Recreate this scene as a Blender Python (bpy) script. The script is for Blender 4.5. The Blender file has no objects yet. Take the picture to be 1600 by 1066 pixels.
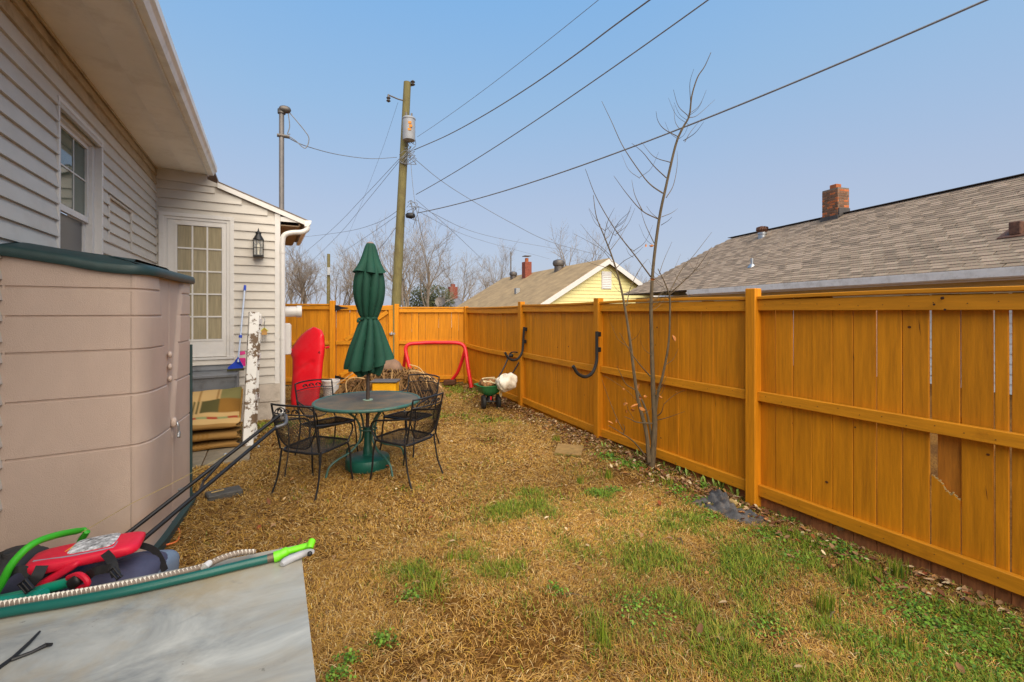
import bpy, math, random
import numpy as np
from mathutils import Vector, Matrix
R = math.radians
random.seed(7)
rng = np.random.default_rng(11)
scene = bpy.context.scene
COL = scene.collection

# ------------------------------------------------------------------ camera
CH = 1.63; YAW = 28.2; FPX = 711.1; HZ = 487.0
cam_d = bpy.data.cameras.new('camera'); cam = bpy.data.objects.new('camera', cam_d); COL.objects.link(cam)
cam.location = (0, 0, CH); cam.rotation_euler = (R(90), 0, R(-YAW))
cam_d.lens = 16; cam_d.sensor_width = 36; cam_d.shift_y = -46 / 1600
cam_d.clip_start = .05; cam_d.clip_end = 2000
scene.camera = cam
# ------------------------------------------------------------------ world, sun, exposure
SUN_EL, SUN_AZ = 46, 184          # azimuth clockwise from +Y
w = bpy.data.worlds.new('World'); scene.world = w; w.use_nodes = True
nt = w.node_tree; nt.nodes.clear()
out = nt.nodes.new('ShaderNodeOutputWorld'); mixs = nt.nodes.new('ShaderNodeMixShader')
bgA = nt.nodes.new('ShaderNodeBackground'); bgB = nt.nodes.new('ShaderNodeBackground')
sky = nt.nodes.new('ShaderNodeTexSky'); sky.sky_type = 'NISHITA'; sky.sun_disc = False
sky.sun_elevation = R(SUN_EL); sky.sun_rotation = R(SUN_AZ); sky.air_density = 1.2; sky.dust_density = 2.0; sky.ozone_density = 1.5
bgA.inputs['Strength'].default_value = .10
tc = nt.nodes.new('ShaderNodeTexCoord'); sp = nt.nodes.new('ShaderNodeSeparateXYZ'); rp = nt.nodes.new('ShaderNodeValToRGB')
nz = nt.nodes.new('ShaderNodeTexNoise'); nz.inputs['Scale'].default_value = 1.6; nz.inputs['Detail'].default_value = 3
ma = nt.nodes.new('ShaderNodeMath'); ma.operation = 'MULTIPLY_ADD'; ma.inputs[1].default_value = .10
nt.links.new(tc.outputs['Generated'], sp.inputs[0]); nt.links.new(tc.outputs['Generated'], nz.inputs['Vector'])
sub = nt.nodes.new('ShaderNodeMath'); sub.operation = 'SUBTRACT'; sub.inputs[1].default_value = .5
nt.links.new(nz.outputs['Fac'], sub.inputs[0]); nt.links.new(sub.outputs[0], ma.inputs[0]); nt.links.new(sp.outputs['Z'], ma.inputs[2])
nt.links.new(ma.outputs[0], rp.inputs[0])
cr = rp.color_ramp                       # thin veil of cloud over the sky
cr.elements[0].position = 0.0; cr.elements[0].color = (.48, .53, .66, 1)
cr.elements[1].position = 1.0; cr.elements[1].color = (.30, .48, .76, 1)
e = cr.elements.new(.22); e.color = (.41, .50, .68, 1)
e = cr.elements.new(.42); e.color = (.30, .49, .74, 1)
e = cr.elements.new(.60); e.color = (.21, .45, .79, 1)
nt.links.new(sky.outputs[0], bgA.inputs['Color']); nt.links.new(rp.outputs[0], bgB.inputs['Color'])
bgB.inputs['Strength'].default_value = .88
mixs.inputs[0].default_value = .80
nt.links.new(bgA.outputs[0], mixs.inputs[1]); nt.links.new(bgB.outputs[0], mixs.inputs[2]); nt.links.new(mixs.outputs[0], out.inputs['Surface'])
sl = bpy.data.lights.new('sun', 'SUN'); so = bpy.data.objects.new('sun', sl); COL.objects.link(so)
sl.energy = 4.6; sl.angle = R(75); sl.color = (1, .85, .65)
sd = Vector((math.sin(R(SUN_AZ)) * math.cos(R(SUN_EL)), math.cos(R(SUN_AZ)) * math.cos(R(SUN_EL)), math.sin(R(SUN_EL))))
so.rotation_euler = sd.to_track_quat('Z', 'Y').to_euler(); so.location = (0, -5, 20)
vs = scene.view_settings; vs.view_transform = 'Standard'; vs.look = 'None'; vs.exposure = 0.36; vs.gamma = 1

# ------------------------------------------------------------------ measuring helpers (metres; camera at 0,0)
SY, CY = math.sin(R(YAW)), math.cos(R(YAW))
def U(px, py, z):
    xc = (px - 800) / FPX * z
    return Vector((z * SY + xc * CY, z * CY - xc * SY, CH - (py - HZ) / FPX * z))
def G(px, py, h=0.0):
    return U(px, py, FPX * (CH - h) / (py - HZ))
def PY(px, py, Y):                      # point on the plane y = Y
    d = (px - 800) / FPX
    return U(px, py, Y / (CY - d * SY))
def PX(px, py, X):
    d = (px - 800) / FPX
    return U(px, py, X / (SY + d * CY))

# ------------------------------------------------------------------ materials
def lin(r, g, b):
    f = lambda c: (c / 255 / 12.92) if c <= 10 else ((c / 255 + .055) / 1.055) ** 2.4
    return (f(r), f(g), f(b), 1)
MATS = {}
def mat(name, col, rough=.6, var=.12, scale=6, stretch=(1, 1, 1), bump=0, bscale=None, metal=0, spec=.5, randv=.0, dirt=None, dscale=2.0, damt=.5, coords='Object', coat=0, dlo=.5, dhi=.68, dstr=False):
    if name in MATS: return MATS[name]
    m = bpy.data.materials.new(name); m.use_nodes = True; n = m.node_tree; N = n.nodes; L = n.links
    b = N['Principled BSDF']; b.inputs['Roughness'].default_value = rough; b.inputs['Metallic'].default_value = metal
    b.inputs['Specular IOR Level'].default_value = spec; b.inputs['Coat Weight'].default_value = coat
    t = N.new('ShaderNodeTexCoord'); mp = N.new('ShaderNodeMapping'); mp.inputs['Scale'].default_value = stretch
    oi = N.new('ShaderNodeObjectInfo'); add = N.new('ShaderNodeVectorMath'); add.operation = 'ADD'
    vm = N.new('ShaderNodeMath'); vm.operation = 'MULTIPLY'; vm.inputs[1].default_value = 37.0
    L.new(oi.outputs['Random'], vm.inputs[0]); L.new(t.outputs[coords], add.inputs[0]); L.new(vm.outputs[0], add.inputs[1])
    L.new(add.outputs[0], mp.inputs[0])
    a = N.new('ShaderNodeTexNoise'); a.inputs['Scale'].default_value = scale; a.inputs['Detail'].default_value = 6; a.inputs['Roughness'].default_value = .62
    L.new(mp.outputs[0], a.inputs['Vector'])
    r = N.new('ShaderNodeValToRGB'); c = Vector(col[:3])
    lo = c * (1 - var * 1.6); hi = c * (1 + var * 1.2)
    r.color_ramp.elements[0].position = .3; r.color_ramp.elements[0].color = (*lo, 1)
    r.color_ramp.elements[1].position = .7; r.color_ramp.elements[1].color = (*[min(1, v) for v in hi], 1)
    L.new(a.outputs['Fac'], r.inputs[0]); last = r.outputs[0]
    if randv:
        hs = N.new('ShaderNodeHueSaturation'); mr = N.new('ShaderNodeMapRange'); mr.inputs[3].default_value = 1 - randv; mr.inputs[4].default_value = 1 + randv
        L.new(oi.outputs['Random'], mr.inputs[0]); L.new(mr.outputs[0], hs.inputs['Value']); L.new(last, hs.inputs['Color']); last = hs.outputs[0]
    if dirt:
        d = N.new('ShaderNodeTexNoise'); d.inputs['Scale'].default_value = dscale; d.inputs['Detail'].default_value = 8; d.inputs['Roughness'].default_value = .7
        L.new(mp.outputs[0] if dstr else add.outputs[0], d.inputs['Vector'])
        dr = N.new('ShaderNodeValToRGB'); dr.color_ramp.elements[0].position = dlo; dr.color_ramp.elements[1].position = dhi
        dr.color_ramp.elements[0].color = (0, 0, 0, 1); dr.color_ramp.elements[1].color = (damt, damt, damt, 1)
        L.new(d.outputs['Fac'], dr.inputs[0]); mx = N.new('ShaderNodeMix'); mx.data_type = 'RGBA'
        L.new(dr.outputs[0], mx.inputs[0]); L.new(last, mx.inputs[6]); mx.inputs[7].default_value = (*dirt[:3], 1); last = mx.outputs[2]
    L.new(last, b.inputs['Base Color'])
    if bump:
        bn = N.new('ShaderNodeBump'); bn.inputs['Strength'].default_value = bump; bn.inputs['Distance'].default_value = .01
        if bscale:
            a2 = N.new('ShaderNodeTexNoise'); a2.inputs['Scale'].default_value = bscale; a2.inputs['Detail'].default_value = 4
            L.new(mp.outputs[0], a2.inputs['Vector']); L.new(a2.outputs['Fac'], bn.inputs['Height'])
        else: L.new(a.outputs['Fac'], bn.inputs['Height'])
        L.new(bn.outputs[0], b.inputs['Normal'])
    MATS[name] = m; return m
def attr_mat(name, rough=.7, trans=0.0):
    m = bpy.data.materials.new(name); m.use_nodes = True; N = m.node_tree.nodes; L = m.node_tree.links
    b = N['Principled BSDF']; b.inputs['Roughness'].default_value = rough; b.inputs['Specular IOR Level'].default_value = .25
    a = N.new('ShaderNodeAttribute'); a.attribute_name = 'col'; L.new(a.outputs['Color'], b.inputs['Base Color'])
    return m

FENCE = lin(205, 132, 16)
m_board = mat('stained board', FENCE, .62, .14, 5, (7, 7, .45), .35, None, randv=.09, dirt=lin(120, 66, 12), dscale=3, damt=.45, dlo=.56, dhi=.74, spec=.3, dstr=True)
m_rail = mat('stained rail', lin(206, 136, 24), .6, .12, 5, (5, .5, 7), .22, None, randv=.08, dirt=lin(140, 84, 14), dscale=6, damt=.45, dlo=.56, dhi=.76, spec=.3)
m_railx = mat('stained rail back', lin(206, 136, 24), .6, .12, 5, (.5, 5, 7), .22, None, randv=.08, dirt=lin(140, 84, 14), dscale=6, damt=.45, dlo=.56, dhi=.76, spec=.3)
m_rot = mat('worn rail edge', lin(170, 120, 60), .8, .3, 9, (4, .6, 6), .4)
m_rawwood = mat('raw splintered wood', lin(176, 150, 96), .85, .25, 14, bump=.5)
m_siding = mat('vinyl siding', lin(198, 193, 184), .5, .04, 3, (1, 1, 3), .05, 60, randv=.02, dirt=lin(165, 152, 134), dscale=1.3, damt=.30)
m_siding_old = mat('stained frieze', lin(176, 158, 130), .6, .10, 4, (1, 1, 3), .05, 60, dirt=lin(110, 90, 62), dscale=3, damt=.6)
m_soffit = mat('soffit paint', lin(236, 232, 224), .6, .04, 2, (1, 1, 1), .05, 40, dirt=lin(176, 164, 146), dscale=2.2, damt=.35)
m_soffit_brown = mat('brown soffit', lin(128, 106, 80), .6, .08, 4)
m_white = mat('white trim', lin(216, 214, 211), .42, .04, 5, dirt=lin(170, 160, 140), dscale=5, damt=.3)
m_white_w = mat('white wood peeling', lin(224, 222, 216), .6, .05, 5, dirt=lin(104, 82, 58), dscale=6, damt=1.0, dlo=.53, dhi=.57, bump=.3)
m_gray_paint = mat('grey porch paint', lin(112, 116, 122), .55, .10, 4, dirt=lin(70, 66, 60), dscale=6, damt=.6)
m_block = mat('painted block', lin(188, 178, 166), .8, .08, 9, bump=.5, bscale=60, dirt=lin(120, 108, 92), dscale=4, damt=.5)
m_shed = mat('beige shed resin', lin(188, 167, 153), .45, .06, 2.5, (1, 1, .5), .35, 320, dirt=lin(206, 186, 168), dscale=1.6, damt=.6, dlo=.5, dhi=.75)
m_lid = mat('dark green lid', lin(36, 62, 62), .5, .12, 12, bump=.15, bscale=150)
def panel_mat():
    m = bpy.data.materials.new('marbled panel'); m.use_nodes = True; N = m.node_tree.nodes; L = m.node_tree.links; b = N['Principled BSDF']
    t = N.new('ShaderNodeTexCoord'); mp = N.new('ShaderNodeMapping'); mp.inputs['Rotation'].default_value = (0, 0, R(38)); mp.inputs['Scale'].default_value = (1.0, 1.9, 1); L.new(t.outputs['Object'], mp.inputs[0])
    def nz(sc, det, v, dist=0):
        n = N.new('ShaderNodeTexNoise'); n.inputs['Scale'].default_value = sc; n.inputs['Detail'].default_value = det; n.inputs['Roughness'].default_value = .68; n.inputs['Distortion'].default_value = dist; L.new(v, n.inputs['Vector']); return n
    def ramp(src, p0, c0, p1, c1):
        r = N.new('ShaderNodeValToRGB'); r.color_ramp.elements[0].position = p0; r.color_ramp.elements[0].color = c0; r.color_ramp.elements[1].position = p1; r.color_ramp.elements[1].color = c1; L.new(src, r.inputs[0]); return r
    def mix(f, a, c):
        x = N.new('ShaderNodeMix'); x.data_type = 'RGBA'; L.new(f, x.inputs[0]); L.new(a, x.inputs[6]); x.inputs[7].default_value = c; return x
    base = ramp(nz(2.2, 6, mp.outputs[0], .8).outputs['Fac'], .34, lin(126, 130, 130), .66, lin(186, 187, 180))
    W = (1, 1, 1, 1); K = (0, 0, 0, 1)
    tan = mix(ramp(nz(1.7, 5, t.outputs['Object'], .5).outputs['Fac'], .44, K, .66, (.75, .75, .75, 1)).outputs[0], base.outputs[0], lin(164, 146, 112))
    vein = mix(ramp(nz(3.2, 7, mp.outputs[0], 1.6).outputs['Fac'], .61, K, .70, (.4, .4, .4, 1)).outputs[0], tan.outputs[2], lin(112, 116, 118))
    spk = mix(ramp(nz(26, 6, t.outputs['Object']).outputs['Fac'], .66, K, .74, (.7, .7, .7, 1)).outputs[0], vein.outputs[2], lin(84, 78, 68))
    L.new(spk.outputs[2], b.inputs['Base Color']); rr = ramp(nz(5, 4, t.outputs['Object']).outputs['Fac'], .3, (.3, .3, .3, 1), .7, (.62, .62, .62, 1)); L.new(rr.outputs[0], b.inputs['Roughness'])
    bp = N.new('ShaderNodeBump'); bp.inputs['Strength'].default_value = .15; bp.inputs['Distance'].default_value = .004; L.new(nz(60, 5, t.outputs['Object']).outputs['Fac'], bp.inputs['Height']); L.new(bp.outputs[0], b.inputs['Normal'])
    return m
m_board_top = panel_mat()
m_black = mat('black metal', lin(34, 35, 38), .42, .2, 12, metal=.3)
m_blackpl = mat('black plastic', lin(30, 30, 32), .5, .15, 9)
m_rubber = mat('black rubber', lin(28, 28, 28), .75, .2, 20)
m_steel = mat('galvanised steel', lin(170, 174, 178), .35, .15, 20, metal=.8)
m_teal = mat('green table paint', lin(52, 96, 88), .45, .18, 14, dirt=lin(110, 90, 60), dscale=10, damt=.4)
m_canopy = mat('green canvas', lin(8, 66, 50), .8, .14, 5, bump=.1, bscale=220)
m_umbbase = mat('green base resin', lin(16, 84, 72), .45, .12, 8)
m_red = mat('red plastic', lin(226, 14, 34), .38, .06, 3, dirt=lin(200, 70, 76), dscale=6, damt=.3)
m_redtube = mat('red painted tube', lin(214, 30, 40), .38, .12, 8)
m_trunk = mat('sapling bark', lin(100, 86, 64), .85, .28, 22, (3, 3, .6), .5)
m_bark = mat('bare tree bark', lin(138, 127, 114), .9, .2, 3)
m_pole = mat('treated pole', lin(116, 108, 66), .85, .22, 9, (6, 6, .4), .4, dirt=lin(90, 74, 48), dscale=1.5, damt=.6)
m_wire = mat('wire jacket', lin(122, 126, 132), .6, .1, 5)
m_greyms = mat('grey steel mast', lin(116, 112, 110), .5, .12, 6, metal=.3)
m_shingle = mat('grey brown shingles', lin(132, 120, 110), .9, .22, 16, bump=.5, bscale=90, randv=.16)
m_shingle2 = mat('brown shingles', lin(158, 134, 98), .9, .16, 1.2, (1, 1, 3), bump=.4, bscale=30, dirt=lin(120, 98, 70), dscale=1.2, damt=.5)
m_shingle3 = mat('slate grey shingles', lin(112, 112, 118), .9, .14, 2)
m_yellow = mat('yellow siding', lin(232, 222, 156), .55, .04, 3, randv=.03)
m_creamshade = mat('shade toned cream siding', lin(214, 198, 150), .6, .06, 3, dirt=lin(170, 150, 110), dscale=2, damt=.4)  # pale siding as it looks below the eave, shade mixed into the colour
m_lightside = mat('pale siding', lin(244, 238, 222), .55, .05, 3)
m_gutter = mat('white gutter', lin(232, 230, 224), .4, .05, 5, dirt=lin(150, 140, 120), dscale=3, damt=.4)
m_brick = mat('chimney brick', lin(124, 88, 64), .9, .25, 12, bump=.4, randv=.30)
m_brickr = mat('orange brick', lin(176, 100, 56), .9, .2, 12, bump=.4, randv=.15)
m_mortar = mat('mortar', lin(120, 108, 96), .95, .15, 20, bump=.4)
m_farbrick = mat('far red brick', lin(134, 72, 56), .9, .25, 14)
m_vent = mat('weathered vent metal', lin(100, 96, 92), .5, .2, 12, metal=.5, dirt=lin(110, 70, 40), dscale=12, damt=.5)
m_rust = mat('rusty vent', lin(104, 72, 56), .7, .3, 16, metal=.3)

# ------------------------------------------------------------------ mesh builder
ORG = {}
def tag(o, label=None, cat=None, group=None, kind=None):
    if label: o['label'] = label
    if cat: o['category'] = cat
    if group: o['group'] = group
    if kind: o['kind'] = kind
    return o
def thing(name, loc, label, cat, group=None):
    o = bpy.data.objects.new(name, None); COL.objects.link(o); o.location = loc; o.empty_display_size = .1
    ORG[o] = Vector(loc); return tag(o, label, cat, group)
class MB:
    def __init__(s): s.v = []; s.f = []
    def add(s, vs, fs):
        o = len(s.v); s.v += [tuple(v) for v in vs]; s.f += [tuple(i + o for i in f) for f in fs]; return s
    def box(s, a, b, bev=0):            # two corners
        x0, y0, z0 = [min(a[i], b[i]) for i in range(3)]; x1, y1, z1 = [max(a[i], b[i]) for i in range(3)]
        if bev <= 0:
            vs = [(x, y, z) for z in (z0, z1) for x, y in ((x0, y0), (x1, y0), (x1, y1), (x0, y1))]
            return s.add(vs, [(3, 2, 1, 0), (4, 5, 6, 7), (0, 1, 5, 4), (1, 2, 6, 5), (2, 3, 7, 6), (3, 0, 4, 7)])
        c = Vector(((x0 + x1) / 2, (y0 + y1) / 2, (z0 + z1) / 2))
        return s.bbox(c, (x1 - x0, y1 - y0, z1 - z0), Matrix.Identity(3), bev)
    def bbox(s, c, size, rot, bev=0):   # oriented, chamfered box
        h = Vector(size) / 2; bev = min(bev, h.x * .9, h.y * .9, h.z * .9); c = Vector(c)
        if bev <= 0:
            vs = [c + rot @ Vector((sx * h.x, sy * h.y, sz * h.z)) for sz in (-1, 1) for sx, sy in ((-1, -1), (1, -1), (1, 1), (-1, 1))]
            return s.add(vs, [(3, 2, 1, 0), (4, 5, 6, 7), (0, 1, 5, 4), (1, 2, 6, 5), (2, 3, 7, 6), (3, 0, 4, 7)])
        vs = []; idx = {}
        for sx in (-1, 1):
            for sy in (-1, 1):
                for sz in (-1, 1):
                    for ax in range(3):
                        p = Vector((sx * h.x, sy * h.y, sz * h.z))
                        for k in range(3):
                            if k != ax: p[k] -= (sx, sy, sz)[k] * bev
                        idx[(sx, sy, sz, ax)] = len(vs); vs.append(c + rot @ p)
        fs = []
        for ax in range(3):
            o1, o2 = (ax + 1) % 3, (ax + 2) % 3
            for sg in (-1, 1):
                q = []
                for a_, b_ in ((-1, -1), (1, -1), (1, 1), (-1, 1)):
                    k = [0, 0, 0]; k[ax] = sg; k[o1] = a_; k[o2] = b_; q.append(idx[(*k, ax)])
                fs.append(tuple(q if sg > 0 else q[::-1]))
            for a_ in (-1, 1):
                for b_ in (-1, 1):
                    q = []
                    for e_, axx in ((-1, o1), (-1, o2), (1, o2), (1, o1)):
                        k = [0, 0, 0]; k[ax] = e_; k[o1] = a_; k[o2] = b_; q.append(idx[(*k, axx)])
                    fs.append(tuple(q if a_ * b_ > 0 else q[::-1]))
        for sx in (-1, 1):
            for sy in (-1, 1):
                for sz in (-1, 1):
                    q = [idx[(sx, sy, sz, a_)] for a_ in range(3)]
                    fs.append(tuple(q if sx * sy * sz > 0 else q[::-1]))
        return s.add(vs, fs)
    def beam(s, p, q, wid, thick, up=(0, 0, 1), bev=0):   # box from p to q; wid along up x dir, thick along up
        p = Vector(p); q = Vector(q); d = (q - p); L_ = d.length; d.normalize()
        side = Vector(up).cross(d); side.normalize(); upv = d.cross(side)
        rot = Matrix((side, d, upv)).transposed()
        return s.bbox((p + q) / 2, (wid, L_, thick), rot, bev)
    def tube(s, pts, r, n=8, caps=True, closed=False):
        pts = [Vector(p) for p in pts]; m = len(pts)
        rs = r if isinstance(r, (list, tuple)) else [r] * m
        o = len(s.v); prev = None; vs = []; fs = []
        for i, p in enumerate(pts):
            if closed: t = pts[(i + 1) % m] - pts[i - 1]
            else: t = pts[min(i + 1, m - 1)] - pts[max(i - 1, 0)]
            if t.length < 1e-9: t = Vector((0, 0, 1))
            t.normalize()
            if prev is None:
                a = Vector((0, 0, 1)) if abs(t.z) < .9 else Vector((1, 0, 0)); u = t.cross(a).normalized()
            else:
                u = prev - t * prev.dot(t)
                if u.length < 1e-6: u = t.orthogonal()
                u.normalize()
            prev = u; v_ = t.cross(u)
            for k in range(n):
                an = 2 * math.pi * k / n; vs.append(p + (u * math.cos(an) + v_ * math.sin(an)) * rs[i])
        rings = m if closed else m - 1
        for i in range(rings):
            j = (i + 1) % m
            for k in range(n):
                k2 = (k + 1) % n; fs.append((i * n + k, i * n + k2, j * n + k2, j * n + k))
        if caps and not closed:
            fs.append(tuple(range(n - 1, -1, -1))); fs.append(tuple((m - 1) * n + k for k in range(n)))
        return s.add(vs, fs)
    def lathe(s, prof, c=(0, 0, 0), n=24, axis=None, wob=None):     # prof: (r, z) bottom to top
        c = Vector(c); rot = Matrix.Identity(3) if axis is None else Vector((0, 0, 1)).rotation_difference(Vector(axis)).to_matrix()
        vs = []; fs = []; m = len(prof)
        for i, (r, z) in enumerate(prof):
            for k in range(n):
                a = 2 * math.pi * k / n; rr = r if wob is None else r * wob(a, z)
                vs.append(c + rot @ Vector((rr * math.cos(a), rr * math.sin(a), z)))
        for i in range(m - 1):
            for k in range(n):
                k2 = (k + 1) % n; fs.append((i * n + k, i * n + k2, (i + 1) * n + k2, (i + 1) * n + k))
        if prof[0][0] > 1e-4: fs.append(tuple(range(n - 1, -1, -1)))
        if prof[-1][0] > 1e-4: fs.append(tuple((m - 1) * n + k for k in range(n)))
        return s.add(vs, fs)
    def prism(s, poly, vec):            # planar 3-d polygon extruded by vec
        n = len(poly); vec = Vector(vec); vs = [Vector(p) for p in poly] + [Vector(p) + vec for p in poly]
        fs = [tuple(range(n - 1, -1, -1)), tuple(range(n, 2 * n))] + [(i, (i + 1) % n, n + (i + 1) % n, n + i) for i in range(n)]
        return s.add(vs, fs)
    def soft(s, c, size, rot=None, e=.45, nu=28, nv=14, noise=0, seed=0, flat=None):   # cushion-like superellipsoid
        c = Vector(c); rot = rot or Matrix.Identity(3); rr = random.Random(seed); ph = [rr.uniform(0, 6.28) for _ in range(9)]
        f = lambda w_, m_: math.copysign(abs(w_) ** m_, w_)
        vs = []; fs = []
        for j in range(nv + 1):
            v_ = -math.pi / 2 + math.pi * j / nv
            for i in range(nu):
                u = 2 * math.pi * i / nu
                p = Vector((f(math.cos(v_), e) * f(math.cos(u), e) * size[0] / 2, f(math.cos(v_), e) * f(math.sin(u), e) * size[1] / 2, f(math.sin(v_), e * 1.3) * size[2] / 2))
                if noise:
                    k = 1 + noise * (math.sin(3 * u + ph[0]) * math.cos(2 * v_ + ph[1]) + .6 * math.sin(5 * u + ph[2]) * math.sin(4 * v_ + ph[3]) + .5 * math.sin(9 * u + ph[4]) * math.cos(5 * v_ + ph[5]))
                    p *= k
                if flat is not None: p = flat(p)
                vs.append(c + rot @ p)
        for j in range(nv):
            for i in range(nu):
                i2 = (i + 1) % nu; fs.append((j * nu + i, j * nu + i2, (j + 1) * nu + i2, (j + 1) * nu + i))
        return s.add(vs, fs)
    def mesh(s, name, org=(0, 0, 0), smooth=False):
        me = bpy.data.meshes.new(name); o = Vector(org)
        me.from_pydata([tuple(Vector(v) - o) for v in s.v], [], s.f); me.update()
        if smooth:
            me.polygons.foreach_set('use_smooth', [True] * len(me.polygons))
            try: me.set_sharp_from_angle(angle=R(40))
            except Exception: pass
        return me
    def build(s, name, m, parent=None, smooth=False, org=None):
        o_ = ORG.get(parent, Vector((0, 0, 0))) if parent else (Vector(org) if org is not None else Vector((0, 0, 0)))
        me = s.mesh(name, o_, smooth); me.materials.append(m)
        ob = bpy.data.objects.new(name, me); COL.objects.link(ob)
        if parent: ob.parent = parent
        else: ob.location = o_
        ORG[ob] = o_; return ob
def put(name, me, parent=None, loc=(0, 0, 0), rot=(0, 0, 0), scale=(1, 1, 1)):   # world loc
    ob = bpy.data.objects.new(name, me); COL.objects.link(ob)
    o_ = ORG.get(parent, Vector((0, 0, 0))) if parent else Vector((0, 0, 0))
    ob.location = Vector(loc) - o_; ob.rotation_euler = rot; ob.scale = scale
    if parent: ob.parent = parent
    return ob
def copy_tree(o, parent=None):
    c = o.copy(); COL.objects.link(c); c.parent = parent
    for ch in list(o.children): copy_tree(ch, c)
    return c
def spline(pts, n=8):                   # Catmull-Rom
    P = [Vector(p) for p in pts]; P = [P[0] * 2 - P[1]] + P + [P[-1] * 2 - P[-2]]; r = []
    for i in range(1, len(P) - 2):
        for k in range(n):
            t = k / n; a, b, c, d = P[i - 1], P[i], P[i + 1], P[i + 2]
            r.append(.5 * (2 * b + (c - a) * t + (2 * a - 5 * b + 4 * c - d) * t * t + (3 * b - a - 3 * c + d) * t ** 3))
    r.append(P[-2]); return r
def gh(x, y):
    sm = lambda v: np.clip(v, 0, 1) ** 2 * (3 - 2 * np.clip(v, 0, 1))
    return -.075 * sm((x - 2.3) / 1.2) * sm((4.6 - y) / 3.0) + .012 * np.sin(1.9 * x + .7 * y) * np.cos(1.3 * y - .4 * x) + .007 * np.sin(4.3 * x + 1.1) * np.sin(3.7 * y + .5)

# ------------------------------------------------------------------ ground
def build_ground():
    xs = np.unique(np.concatenate([np.linspace(-600, -8, 16), np.linspace(-8, -1.5, 10), np.linspace(-1.5, 4.2, 90), np.linspace(4.2, 30, 22), np.linspace(30, 600, 14)]))
    ys = np.unique(np.concatenate([np.linspace(-600, -6, 12), np.linspace(-6, .2, 12), np.linspace(.2, 11, 170), np.linspace(11, 60, 24), np.linspace(60, 900, 14)]))
    X, Y = np.meshgrid(xs, ys); Z = gh(X, Y)
    far = np.clip((np.hypot(X - 1.5, Y - 5) - 9) / 6, 0, 1); Z = Z * (1 - far)
    V = np.stack([X, Y, Z], -1).reshape(-1, 3); nx, ny = len(xs), len(ys)
    i = np.arange(nx * ny).reshape(ny, nx); F = np.stack([i[:-1, :-1], i[:-1, 1:], i[1:, 1:], i[1:, :-1]], -1).reshape(-1, 4)
    me = bpy.data.meshes.new('ground'); me.from_pydata(V.tolist(), [], F.tolist()); me.polygons.foreach_set('use_smooth', [True] * len(me.polygons))
    m = bpy.data.materials.new('soil and thatch'); m.use_nodes = True; N = m.node_tree.nodes; L = m.node_tree.links; b = N['Principled BSDF']; b.inputs['Roughness'].default_value = .95; b.inputs['Specular IOR Level'].default_value = .1
    t = N.new('ShaderNodeTexCoord')
    n1 = N.new('ShaderNodeTexNoise'); n1.inputs['Scale'].default_value = 1.3; n1.inputs['Detail'].default_value = 5
    n2 = N.new('ShaderNodeTexNoise'); n2.inputs['Scale'].default_value = 55; n2.inputs['Detail'].default_value = 6; n2.inputs['Roughness'].default_value = .75
    for q in (n1, n2): L.new(t.outputs['Object'], q.inputs['Vector'])
    r1 = N.new('ShaderNodeValToRGB'); r1.color_ramp.elements[0].position = .40; r1.color_ramp.elements[1].position = .62
    r1.color_ramp.elements[0].color = lin(118, 88, 50); r1.color_ramp.elements[1].color = lin(146, 112, 60)
    r2 = N.new('ShaderNodeValToRGB'); r2.color_ramp.elements[0].position = .34; r2.color_ramp.elements[1].position = .62
    r2.color_ramp.elements[0].color = lin(120, 84, 46); r2.color_ramp.elements[1].color = lin(255, 240, 210)
    mx = N.new('ShaderNodeMix'); mx.data_type = 'RGBA'; mx.blend_type = 'MULTIPLY'; mx.inputs[0].default_value = 1
    L.new(n1.outputs['Fac'], r1.inputs[0]); L.new(n2.outputs['Fac'], r2.inputs[0]); L.new(r1.outputs[0], mx.inputs[6]); L.new(r2.outputs[0], mx.inputs[7]); L.new(mx.outputs[2], b.inputs['Base Color'])
    bp = N.new('ShaderNodeBump'); bp.inputs['Strength'].default_value = .8; bp.inputs['Distance'].default_value = .02; L.new(n2.outputs['Fac'], bp.inputs['Height']); L.new(bp.outputs[0], b.inputs['Normal'])
    me.materials.append(m); o = bpy.data.objects.new('ground', me); COL.objects.link(o); o['kind'] = 'structure'
build_ground()

# ------------------------------------------------------------------ fences
BCACHE = {}
def board_mesh(wd, ht, th=.018):
    k = (round(wd, 3), round(ht, 2), th)
    if k not in BCACHE:
        b = MB(); b.bbox((0, 0, k[1] / 2), (k[0], th, k[1]), Matrix.Identity(3), .003)
        me = b.mesh('board'); me.materials.append(m_board); BCACHE[k] = me
    return BCACHE[k]
class Run:
    """a straight bit of fence from A to B; off > 0 points away from the yard"""
    def __init__(s, A, B):
        s.A = Vector((A[0], A[1], 0)); s.B = Vector((B[0], B[1], 0)); s.d = (s.B - s.A); s.L = s.d.length; s.d.normalize()
        s.n = Vector((-s.d.y, s.d.x, 0)); s.ang = math.atan2(s.d.y, s.d.x)
    def p(s, t, off, h): return s.A + s.d * t + s.n * off + Vector((0, 0, h))
def post(parent, x, y, top, ang=0, lean=0, sz=.092):
    b = MB(); rot = Matrix.Rotation(ang, 3, 'Z')
    b.bbox((x, y, top / 2 - .1), (sz, sz, top + .2), rot, .005)
    b.build('post', m_board, parent)
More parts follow.
